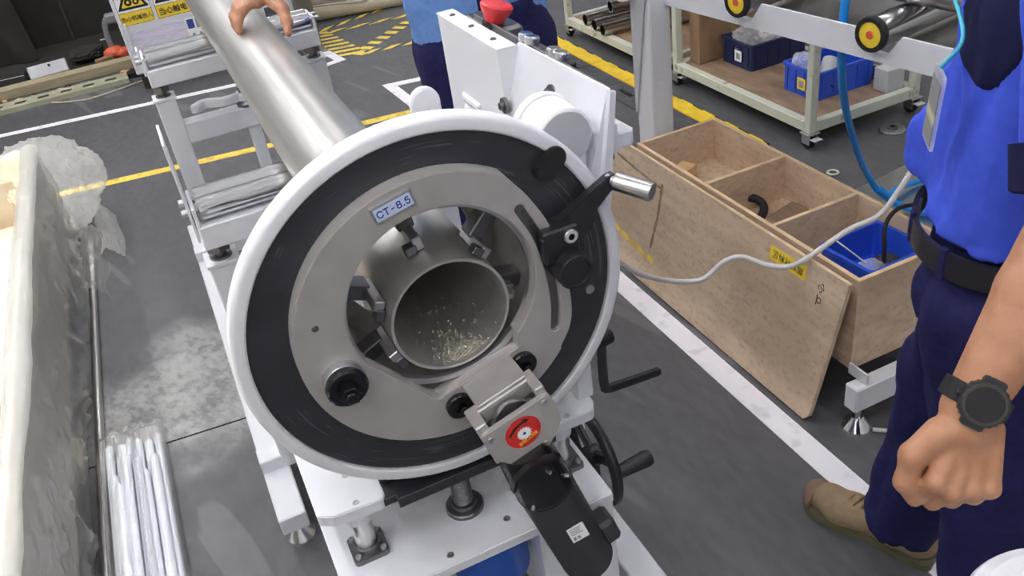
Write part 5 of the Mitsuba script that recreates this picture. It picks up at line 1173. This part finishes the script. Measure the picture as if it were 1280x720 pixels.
add(st + '__seat', lathe([(0, 0), (0.10, 0), (0.112, 0.006), (0.115, 0.016), (0.110, 0.025), (0.098, 0.028), (0.09, 0.024), (0, 0.022)], (0.706, 0.330, 0.662), (0, 0, 1), 64), 'white_gloss', 40)
add(st + '__column', cyl((0.712, 0.325, 0.03), (0.706, 0.330, 0.662), 0.022), 'chrome', 35)
add(st + '__foot', lathe([(0, 0), (0.13, 0), (0.13, 0.010), (0.03, 0.03), (0, 0.03)], (0.712, 0.325, 0), (0, 0, 1), 48), 'white_paint', 35)

# ------------------------------------------------------------------ people
def wrinkle(amp, f=(9, 9, 5), seed=0):
    f = np.array(f, float)
    def fn(P, D):
        m = np.abs(D) < 0.05
        out = D.copy()
        out[m] = D[m] + amp * (ridged(P[m] * f + seed, 3, seed) - 0.45)
        return out
    return fn
def folds(a1, f1, a2, f2, seed=0):
    w1, w2 = wrinkle(a1, f1, seed), wrinkle(a2, f2, seed + 31)
    return lambda P, D: w2(P, w1(P, D))
def cut(base, *planes):
    """Keeps the side of each plane (point, normal) that the normal points away from."""
    def fn(P, D):
        D = base(P, D) if base else D
        for p, n in planes:
            D = np.maximum(D, (P - np.array(p, float)) @ unit(n))
        return D
    return fn
def hand_bones(wrist, palm_dir, across, back, size=1.0, curl=0.0):
    """Palm, four fingers curled by the angles given, and a thumb from the side of the palm; index finger on the -across side."""
    d, s, n = unit(palm_dir), unit(across), unit(back)
    k = size
    B = []
    for i in range(4):
        c = (i - 1.5) * 0.0205 * k
        kn = wrist + d * (0.088 - 0.006 * abs(i - 1)) * k + s * c
        B.append((wrist + s * c * 0.55 + d * 0.010 * k, kn, 0.0165 * k, 0.0125 * k))
        L1, L2, L3 = [(0.040, 0.024, 0.020), (0.044, 0.028, 0.021), (0.041, 0.026, 0.020), (0.033, 0.020, 0.018)][i]
        a, p, r = curl[0] if isinstance(curl, tuple) else curl, kn, 0.0108 * k
        ang = 0.0
        for L, da, r1 in ((L1, curl[0], 0.0098), (L2, curl[1], 0.0090), (L3, curl[2], 0.0078)):
            ang += da
            q = p + (d * math.cos(ang) - n * math.sin(ang)) * L * k
            B.append((p, q, r, r1 * k))
            p, r = q, r1 * k
    return B
def head(c, F, L, up, s=1.0):
    """(bones of head and neck, eye centres, hair shell)"""
    o = lambda f, l, u: c + (F * f + L * l + up * u) * s
    return [(o(-0.012, 0, 0.045), o(0.010, 0, 0.030), 0.094 * s, 0.090 * s, (L, 0.84)), (o(0.020, 0, -0.040), o(0.048, 0, -0.085), 0.066 * s, 0.040 * s), (o(0.094, 0, 0.010), o(0.112, 0, -0.026), 0.009 * s, 0.015 * s),
            (o(0.082, 0, -0.060), o(0.085, 0, -0.062), 0.018 * s, 0.018 * s, (up, 0.6)), (o(-0.005, 0.078, 0.0), o(-0.015, 0.084, 0.030), 0.012 * s, 0.018 * s, (L, 0.5)), (o(-0.005, -0.078, 0.0), o(-0.015, -0.084, 0.030), 0.012 * s, 0.018 * s, (L, 0.5)),
            (o(-0.02, 0, -0.06), o(-0.045, 0, -0.19), 0.058 * s, 0.062 * s)], [o(0.086, 0.031, 0.018), o(0.086, -0.031, 0.018)]
def head_parts(key, c, F, L, up):
    _, eyes = head(c, F, L, up)
    for e in eyes:
        m = trimesh.creation.icosphere(2, 0.0115); m.apply_translation(e)
        add(key + '__eye', m, 'white_gloss', True)
    for s in (1, -1):
        add(key + '__eyebrow', tube([c + F * 0.090 + L * s * 0.018 + up * 0.040, c + F * 0.092 + L * s * 0.032 + up * 0.045, c + F * 0.082 + L * s * 0.048 + up * 0.040], 0.004, 6), 'hair', True)
    add(key + '__lips', tube([c + F * 0.098 - L * 0.020 - up * 0.060, c + F * 0.106 - up * 0.060, c + F * 0.098 + L * 0.020 - up * 0.060], 0.005, 8), 'skin', True)
    def hx(P, D):
        q = P - c
        front = q @ F
        h = q @ up
        return np.maximum(D, np.maximum(front * 0.9 - h * 1.1 + 0.012, -(h + 0.055)))
    add(key + '__hair', blob([(c + F * -0.014 + up * 0.047, c + F * 0.008 + up * 0.034, 0.104, 0.099, (L, 0.86))], 0.01, 0.007, hx), 'hair', True)
def body_mesh(parts):
    return cat_m(parts)
UPW = V(0, 0, 1)

# the person at the right edge, seen from the left side
P1 = thing('person', 'person at the right edge in bright blue shirt and navy trousers wearing a watch', 'person')
F, L = V(-0.5, 0.866, 0), V(-0.866, -0.5, 0)
C = V(1.062, 0.755, 0.88)
hl, hr = C + L * 0.085, C - L * 0.085
kl, kr = V(1.015, 0.690, 0.47), V(1.128, 0.868, 0.48)
al, ar = V(1.02, 0.615, 0.09), V(1.112, 0.895, 0.09)
chest = V(1.092, 0.738, 1.22)
sl_, sr_ = V(0.925, 0.640, 1.395), V(1.255, 0.82, 1.395)
el, wl = V(0.838, 0.515, 1.098), V(0.680, 0.490, 0.900)
er, wr = V(1.35, 0.88, 1.12), V(1.27, 1.01, 1.00)
hc = chest + V(0, 0, 0.42) + F * 0.05
hb, _ = head(hc, F, L, UPW)
body = [(C, chest, 0.115, 0.14, (F, 0.66)), (chest, (sl_ + sr_) / 2, 0.14, 0.10, (F, 0.7)), (sl_, sr_, 0.055, 0.055), (C + L * 0.060 - UPW * 0.07, kl, 0.072, 0.055), (kl, al, 0.054, 0.040), (C - L * 0.060 - UPW * 0.07, kr, 0.072, 0.055), (kr, ar, 0.054, 0.040),
        (al, al + F * 0.13 - UPW * 0.05, 0.04, 0.03), (ar, ar + V(-0.02, 0.05, -0.05), 0.036, 0.022), (sl_, el, 0.050, 0.043), (sr_, er, 0.050, 0.043), (er, wr, 0.041, 0.029)] + hb
bm1 = blob(body, 0.03, 0.011)
hd_, hs_, hn_ = V(-0.500, -0.345, -0.790), V(0.820, -0.480, -0.300), V(-0.283, -0.787, 0.548)
hd_ = unit(hd_ - hn_ * (hd_ @ hn_) * 0.8); hs_ = unit(hs_ - hd_ * (hs_ @ hd_)); hn_ = unit(np.cross(hs_, hd_)); hn_ = hn_ if hn_ @ V(-0.28, -0.79, 0.55) > 0 else -hn_
fist = hand_bones(wl + hd_ * 0.010 + hs_ * 0.010, hd_, hs_, hn_, 0.95, (1.05, 1.45, 1.0))
thb = wl + hd_ * 0.035 - hs_ * 0.026
thumb = [(thb, thb + hd_ * 0.030 - hs_ * 0.020 - hn_ * 0.010, 0.019, 0.0145), (thb + hd_ * 0.030 - hs_ * 0.020 - hn_ * 0.010, thb + hd_ * 0.062 - hs_ * 0.016 - hn_ * 0.022, 0.0135, 0.012), (thb + hd_ * 0.062 - hs_ * 0.016 - hn_ * 0.022, thb + hd_ * 0.080 + hs_ * 0.004 - hn_ * 0.034, 0.012, 0.0095)]
arm = [(el + (sl_ - el) * 0.25, el, 0.047, 0.046), (el, el + (wl - el) * 0.45, 0.046, 0.041, None), (el + (wl - el) * 0.45, wl, 0.041, 0.0290), (wl, wl + hd_ * 0.02, 0.0290, 0.029)]
bm2 = blob(arm + fist + thumb, 0.0065, 0.0031)
add(P1 + '__body', cat_m([bm1, bm2]), 'skin', True, label='bare forearm and closed hand')
head_parts(P1, hc, F, L, UPW)
# shirt
hem_n = unit(V(-0.02, -0.05, -1))
torso = [(C + V(0, 0, -0.05), chest, 0.170, 0.174, (F, 0.74)), (chest, (sl_ + sr_) / 2 - V(0, 0, 0.02), 0.168, 0.125, (F, 0.74)), (sl_ + V(0.02, 0.01, -0.01), sr_ - V(0.02, 0.01, 0.01), 0.070, 0.070), (chest + F * 0.08 - V(0, 0, 0.06), V(1.05, 0.90, 0.945), 0.060, 0.058),
         (chest + L * 0.06 - F * 0.02, C + L * 0.045 - F * 0.075 + V(0, 0, 0.02), 0.10, 0.105)]
sleeve = [(sl_, el + (sl_ - el) * 0.10, 0.074, 0.068)]
wk1 = folds(0.034, (6, 6, 3.5), 0.022, (13, 13, 5), 3)
shirt_cut = cut(wk1, (C + V(0, 0, 0.028), hem_n), (el + (sl_ - el) * 0.12, el - sl_))
shirt_cut2 = cut(wk1, (C + V(0, 0, 0.014), hem_n))
sb = blob(torso, 0.045, 0.0085, shirt_cut2)
sv = blob(sleeve, 0.03, 0.007, cut(wrinkle(0.012, (9, 9, 6), 3), (el + (sl_ - el) * 0.12, el - sl_)))
add(P1 + '__shirt', cat_m([sb, sv]), 'royal_cloth', True, label='bright blue work shirt')
cuffd = unit(el - sl_)
add(P1 + '__sleeve_cuff', lathe([(0.064, 0), (0.0800, 0), (0.0785, 0.050), (0.073, 0.053), (0.062, 0.048), (0.062, 0.002), (0.064, 0)], el + (sl_ - el) * 0.17, cuffd, 48), 'navy_trim', 35, label='navy sleeve cuff')
right_sleeve = blob([(sr_, er + (sr_ - er) * 0.1, 0.074, 0.066)], 0.03, 0.011, cut(None, (er + (sr_ - er) * 0.14, er - sr_)))
add(P1 + '__right_sleeve', right_sleeve, 'royal_cloth', True)
def yoke_cut(P, D):
    D = wk1(P, D) - 0.003
    q = P - (chest + F * 0.070 + L * 0.092 + V(0, 0, 0.02))
    e = np.sqrt((q @ F / 0.090) ** 2 + (q @ L / 0.10) ** 2 + (q[..., 2] / 0.135) ** 2) - 1
    return np.maximum(D, e * 0.08)
add(P1 + '__collar_yoke', blob(torso, 0.045, 0.0085, yoke_cut), 'navy_trim', True, label='dark navy shirt front panel')
add(P1 + '__collar', tube([hc + F * 0.05 + L * 0.07 - UPW * 0.165, hc + F * 0.085 - UPW * 0.195, hc + F * 0.05 - L * 0.07 - UPW * 0.165, hc - F * 0.06 - L * 0.05 - UPW * 0.15, hc - F * 0.075 - UPW * 0.145, hc - F * 0.06 + L * 0.05 - UPW * 0.15, hc + F * 0.05 + L * 0.07 - UPW * 0.165], 0.016, 10), 'navy_trim', True)
# trousers, belt
tr = [(C + V(0, 0, 0.03), C - V(0, 0, 0.06), 0.138, 0.152, (F, 0.78)), (hl - V(0, 0, 0.11) - L * 0.005, kl, 0.100, 0.084), (kl, al + V(0, 0, -0.02), 0.084, 0.080), (hr - V(0, 0, 0.11), kr, 0.100, 0.086), (kr, ar + V(-0.002, 0.005, -0.005), 0.086, 0.085)]
trouser_cut = cut(folds(0.032, (8, 8, 2.5), 0.020, (15, 15, 5), 7), (C + V(0, 0, 0.034), (0, 0, 1)), (V(0, 0, 0.045), (0, 0, -1)))
add(P1 + '__trousers', blob(tr, 0.035, 0.0095, trouser_cut), 'navy_cloth', True, label='navy work trousers')
def oval(c, rx, ry, z0, z1, t, ax=F, ay=L, n=72):
    a = np.arange(n + 1) * 2 * math.pi / n
    pts = []
    for r, z in ((0, z0), (t, z0), (t, z1), (0, z1)):
        pts.append(np.array([c + ax * (rx + r) * math.cos(x) + ay * (ry + r) * math.sin(x) + V(0, 0, z) for x in a]))
    v = np.vstack(pts); m = n + 1
    f = []
    for k in range(4):
        k2 = (k + 1) % 4
        for i in range(n):
            f += [(k * m + i, k2 * m + i + 1, k2 * m + i), (k * m + i, k * m + i + 1, k2 * m + i + 1)]
    return trimesh.Trimesh(v, f, process=False)
be = add(P1 + '__belt', oval(C, 0.131, 0.166, -0.022, 0.018, 0.007), 'belt_leather', 35, label='dark leather belt')
for a in (0.4, 1.1, 1.9, 2.7):
    p = C + F * 0.1365 * math.cos(a) + L * 0.1715 * math.sin(a)
    add(be + '__belt_loop', box(p + V(0, 0, -0.002), (0.008, 0.012, 0.052), 0.002, np.c_[unit(F * math.cos(a) + L * math.sin(a)), np.cross(Z, unit(F * math.cos(a) + L * math.sin(a))), Z]), 'navy_cloth', 30)
add(be + '__buckle', box(C + F * 0.131 + L * 0.03 + V(0, 0, -0.008), (0.006, 0.05, 0.046), 0.002, np.c_[F, L, Z]), 'satin_steel', 30)
# watch on the left wrist
wa = unit(wl - el)
wc = wl - wa * 0.012
tk = thing('wristwatch', 'large black wristwatch on the left wrist of the person at the right edge', 'watch')
wn = unit(V(-0.42, -0.62, 0.62) - wa * (V(-0.42, -0.62, 0.62) @ wa))
ws = np.cross(wa, wn)
strap = []
for a in np.linspace(0, 2 * math.pi, 49)[:-1]:
    strap.append(wc + wn * 0.0315 * math.cos(a) + ws * 0.034 * math.sin(a))
sm = []
a_ = np.linspace(0, 2 * math.pi, 49)
for r, h in ((0, -0.0115), (0.0035, -0.0105), (0.0035, 0.0105), (0, 0.0115)):
    sm.append(np.array([wc + wn * (0.0310 + r) * math.cos(x) + ws * (0.0335 + r) * math.sin(x) + wa * h for x in a_]))
v = np.vstack(sm); f = []
for k in range(4):
    k2 = (k + 1) % 4
    for i in range(48):
        f += [(k * 49 + i, k2 * 49 + i, k2 * 49 + i + 1), (k * 49 + i, k2 * 49 + i + 1, k * 49 + i + 1)]
add(tk + '__strap', trimesh.Trimesh(v, f, process=False), 'black_rubber', 35)
cc = wc + wn * 0.031
gear = sg.Polygon([((0.0245 + 0.0012 * (i % 2)) * math.cos(2 * math.pi * i / 48), (0.0245 + 0.0012 * (i % 2)) * math.sin(2 * math.pi * i / 48)) for i in range(48)])
WR = np.c_[ws, np.cross(wn, ws), wn]
add(tk + '__case', [put(extrude_bevel(gear, 0.0125, 0.002), cc, WR), put(extrude(rect2(-0.012, -0.029, 0.012, 0.029, 0.004), 0.007), cc, WR), cyl(cc + WR[:, 0] * 0.024 + wn * 0.006, cc + WR[:, 0] * 0.029 + wn * 0.006, 0.003)], 'black_plastic', 30)
add(tk + '__bezel', lathe([(0.0185, 0.0115), (0.0232, 0.0115), (0.0220, 0.0140), (0.0190, 0.0140), (0.0185, 0.0115)], cc, wn, 48), 'dark_panel', 35)
add(tk + '__dial', lathe([(0, 0.0124), (0.0186, 0.0124), (0.0186, 0.0130), (0, 0.0130)], cc, wn, 48), 'watch_glass', 35)
for i in range(12):
    t = 2 * math.pi * i / 12
    add(tk + '__hour_mark', box(cc + wn * 0.0131 + WR[:, 0] * 0.0158 * math.cos(t) + WR[:, 1] * 0.0158 * math.sin(t), (0.0022, 0.0006, 0.0003), 0, WR @ trimesh.transformations.rotation_matrix(t, (0, 0, 1))[:3, :3]), 'dark_panel', False)
# lanyard and badge
bk = thing('id_badge', 'clear badge holder hanging on a light blue cord in front of the blue shirt', 'badge')
bp = V(0.915, 0.795, 1.085)
BN = unit(F * 1.0 + L * 0.42 + V(0, 0, 0.05)); BXd = unit(np.cross(Z, BN)); BYd = np.cross(BN, BXd)
BRm = np.c_[BXd, BYd, BN]
add(bk + '__holder', put(extrude_bevel(rect2(-0.031, -0.052, 0.031, 0.052, 0.006), 0.004, 0.001), bp, BRm), 'milky_film', 30)
add(bk + '__card', put(extrude(rect2(-0.026, -0.046, 0.026, 0.040, 0.003), 0.0012), bp + BN * 0.0041, BRm), 'badge_card', False)
add(bk + '__cord', tube([bp + Z * 0.055, bp + Z * 0.10 - F * 0.02, chest + F * 0.165 + L * 0.045 + Z * 0.02, chest + F * 0.150 + L * 0.085 + Z * 0.035, chest + F * 0.120 + L * 0.130 + Z * 0.06, chest + F * 0.09 + L * 0.135 + Z * 0.11, chest + F * 0.06 + L * 0.10 + Z * 0.20, hc - UPW * 0.15 + L * 0.07, hc - UPW * 0.135 - F * 0.07], 0.0028, 8), 'cyan_cord', True, label='light blue cord')
# shoes
def shoe(parent, heel, toe, label=None):
    d = unit(toe - heel); s = np.cross(Z, d); ln = np.linalg.norm(toe - heel)
    o = lambda f, w, h: heel + d * f * ln + s * w + Z * h
    outl = sg.Polygon(catmull([(0.00, 0.0, 0), (0.02, 0.030, 0), (0.25, 0.036, 0), (0.45, 0.036, 0), (0.70, 0.050, 0), (0.90, 0.040, 0), (1.0, 0.0, 0), (0.93, -0.036, 0), (0.72, -0.048, 0), (0.45, -0.036, 0), (0.20, -0.033, 0), (0.02, -0.026, 0), (0.0, 0.0, 0)], 6)[:, :2] * (ln, 1)).buffer(0)
    RS = np.c_[d, s, Z]
    k = add(parent + '__shoe', blob([(o(0.12, 0, 0.045), o(0.30, 0, 0.050), 0.036, 0.038), (o(0.30, 0, 0.048), o(0.62, 0, 0.040), 0.038, 0.037), (o(0.62, 0, 0.036), o(0.86, 0, 0.034), 0.040, 0.032, (Z, 0.72)), (o(0.70, 0.016, 0.032), o(0.80, -0.012, 0.032), 0.032, 0.032, (Z, 0.75)), (o(0.16, 0, 0.06), o(0.22, 0, 0.10), 0.038, 0.042)], 0.02, 0.005,
            cut(None, (o(0, 0, 0.016), -Z))), 'shoe_suede', True, label=label)
    add(k + '__sole', put(extrude_bevel(outl, 0.022, 0.003), heel, RS), 'shoe_sole', 35)
    toe_cap = blob([(o(0.84, 0.010, 0.030), o(0.88, -0.008, 0.030), 0.0385, 0.0385, (Z, 0.72))], 0.01, 0.005, cut(None, (o(0.885, 0, 0), -d), (o(0, 0, 0.016), -Z)))
    add(k + '__toe_cap', toe_cap, 'shoe_trim', True)
    for i in range(4):
        f = 0.44 + 0.06 * i
        h = 0.098 - 0.0060 * i
        add(k + '__lace', tube([o(f, -0.020, h - 0.012), o(f + 0.01, 0.0, h - 0.003), o(f + 0.03, 0.020, h - 0.012)], 0.0025, 8), 'lace_tan', True)
    return k
shoe(P1, V(1.125, 0.818, 0), V(1.022, 1.098, 0), 'tan suede shoe with a brown toe')
shoe(P1, V(1.045, 0.530, 0), V(0.945, 0.800, 0))

# the worker behind the control box, one hand laid on the pipe
P2 = thing('person', 'worker in a light blue shirt behind the control box with a hand on the pipe', 'person')
F, L = V(-0.08, -0.997, 0), V(0.997, -0.08, 0)
C = V(0.812, 2.17, 0.90)
hl, hr = C + L * 0.09, C - L * 0.09
kl, kr = hl + V(0.01, -0.02, -0.43), hr + V(-0.01, -0.02, -0.43)
al, ar = V(0.93, 2.17, 0.09), V(0.69, 2.17, 0.09)
chest = C + V(0, 0.0, 0.32)
sr_, sl_ = V(0.625, 2.18, 1.395), V(1.000, 2.15, 1.395)
er, wr = V(0.455, 2.33, 1.235), V(0.345, 2.345, 1.115)
el, wl = V(1.045, 2.28, 1.15), V(0.93, 2.40, 1.02)
hc = chest + V(0, -0.03, 0.42)
hb, _ = head(hc, F, L, UPW)
body = [(C, chest, 0.13, 0.15, (F, 0.68)), (chest, (sl_ + sr_) / 2, 0.14, 0.10, (F, 0.7)), (sl_, sr_, 0.055, 0.055), (hl, kl, 0.078, 0.055), (kl, al, 0.054, 0.040), (hr, kr, 0.078, 0.055), (kr, ar, 0.054, 0.040),
        (al, al + F * 0.05 - UPW * 0.05, 0.036, 0.024), (ar, ar + F * 0.05 - UPW * 0.05, 0.036, 0.024), (sl_, el, 0.050, 0.043), (sr_, er, 0.050, 0.043), (el, wl, 0.041, 0.029), (er, wr, 0.041, 0.030)] + hb
bm1 = blob(body, 0.03, 0.012)
pal = V(0.300, 2.300, 1.083)
hand = [(wr, pal + V(0.012, 0.02, 0.006), 0.029, 0.031), (wr + V(0.0, 0.02, 0), V(0.275, 2.352, 1.080), 0.024, 0.020), (wr - V(0, 0.015, 0.0), V(0.280, 2.285, 1.080), 0.024, 0.019)]
for i in range(4):
    y = 2.285 + 0.0225 * i
    kn, pip, dip, tip = V(0.270, y, 1.082 - 0.001 * i), V(0.236, y - 0.010, 1.066), V(0.219, y - 0.020, 1.046), V(0.214, y - 0.028, 1.026)
    hand += [(kn, pip, 0.0128, 0.0112), (pip, dip, 0.0110, 0.0098), (dip, tip, 0.0096, 0.0080)]
hand += [(V(0.318, 2.275, 1.075), V(0.325, 2.215, 1.062), 0.021, 0.0155), (V(0.325, 2.215, 1.062), V(0.322, 2.180, 1.040), 0.0145, 0.0125), (V(0.322, 2.180, 1.040), V(0.315, 2.160, 1.020), 0.0122, 0.0095)]
bm2 = blob(hand, 0.010, 0.0034)
add(P2 + '__body', cat_m([bm1, bm2]), 'skin', True, label='bare hand laid on the pipe')
head_parts(P2, hc, F, L, UPW)
wk2 = folds(0.020, (6, 6, 4), 0.010, (15, 15, 8), 13)
torso = [(C + V(0, 0, -0.06), chest, 0.186, 0.190, (F, 0.66)), (chest, (sl_ + sr_) / 2 - V(0, 0, 0.02), 0.185, 0.125, (F, 0.72)), (sl_ - L * 0.02, sr_ + L * 0.02, 0.072, 0.072)]
sb = blob(torso, 0.045, 0.010, cut(wk2, (C + V(0, 0, -0.035), (-0.24, 0.05, -1))))
s1 = blob([(sl_, el + (sl_ - el) * 0.05, 0.072, 0.062)], 0.03, 0.012, cut(wk2, (el + (sl_ - el) * 0.12, el - sl_)))
s2 = blob([(sr_, er + (sr_ - er) * 0.05, 0.072, 0.062)], 0.03, 0.012, cut(wk2, (er + (sr_ - er) * 0.2, er - sr_)))
add(P2 + '__shirt', cat_m([sb, s1, s2]), 'light_blue_cloth', True, label='light blue work shirt')
def placket(P, D):
    D = wk2(P, D) - 0.004
    q = P - C
    return np.maximum(np.maximum(D, np.abs(q @ L + 0.015) - 0.028), np.maximum(-(q @ F), -(P[..., 2] - C[2] + 0.03)))
add(P2 + '__placket', blob(torso, 0.045, 0.010, placket), 'navy_trim', True, label='dark navy front strip of the shirt')
tr = [(C + V(0, 0, 0.05), C - V(0, 0, 0.06), 0.165, 0.168, (F, 0.78)), (hl - V(0, 0, 0.03), kl, 0.105, 0.086), (kl, al + V(0, 0, -0.03), 0.086, 0.082), (hr - V(0, 0, 0.03), kr, 0.105, 0.086), (kr, ar + V(0, 0, -0.03), 0.086, 0.082)]
add(P2 + '__trousers', blob(tr, 0.035, 0.011, cut(wrinkle(0.016, (9, 9, 4), 17), (C + V(0, 0, 0.09), (0, 0, 1)), (V(0, 0, 0.04), (0, 0, -1)))), 'navy_cloth', True, label='dark navy trousers')
shoe(P2, V(0.93, 2.24, 0), V(0.95, 1.955, 0))
shoe(P2, V(0.69, 2.24, 0), V(0.66, 1.955, 0))
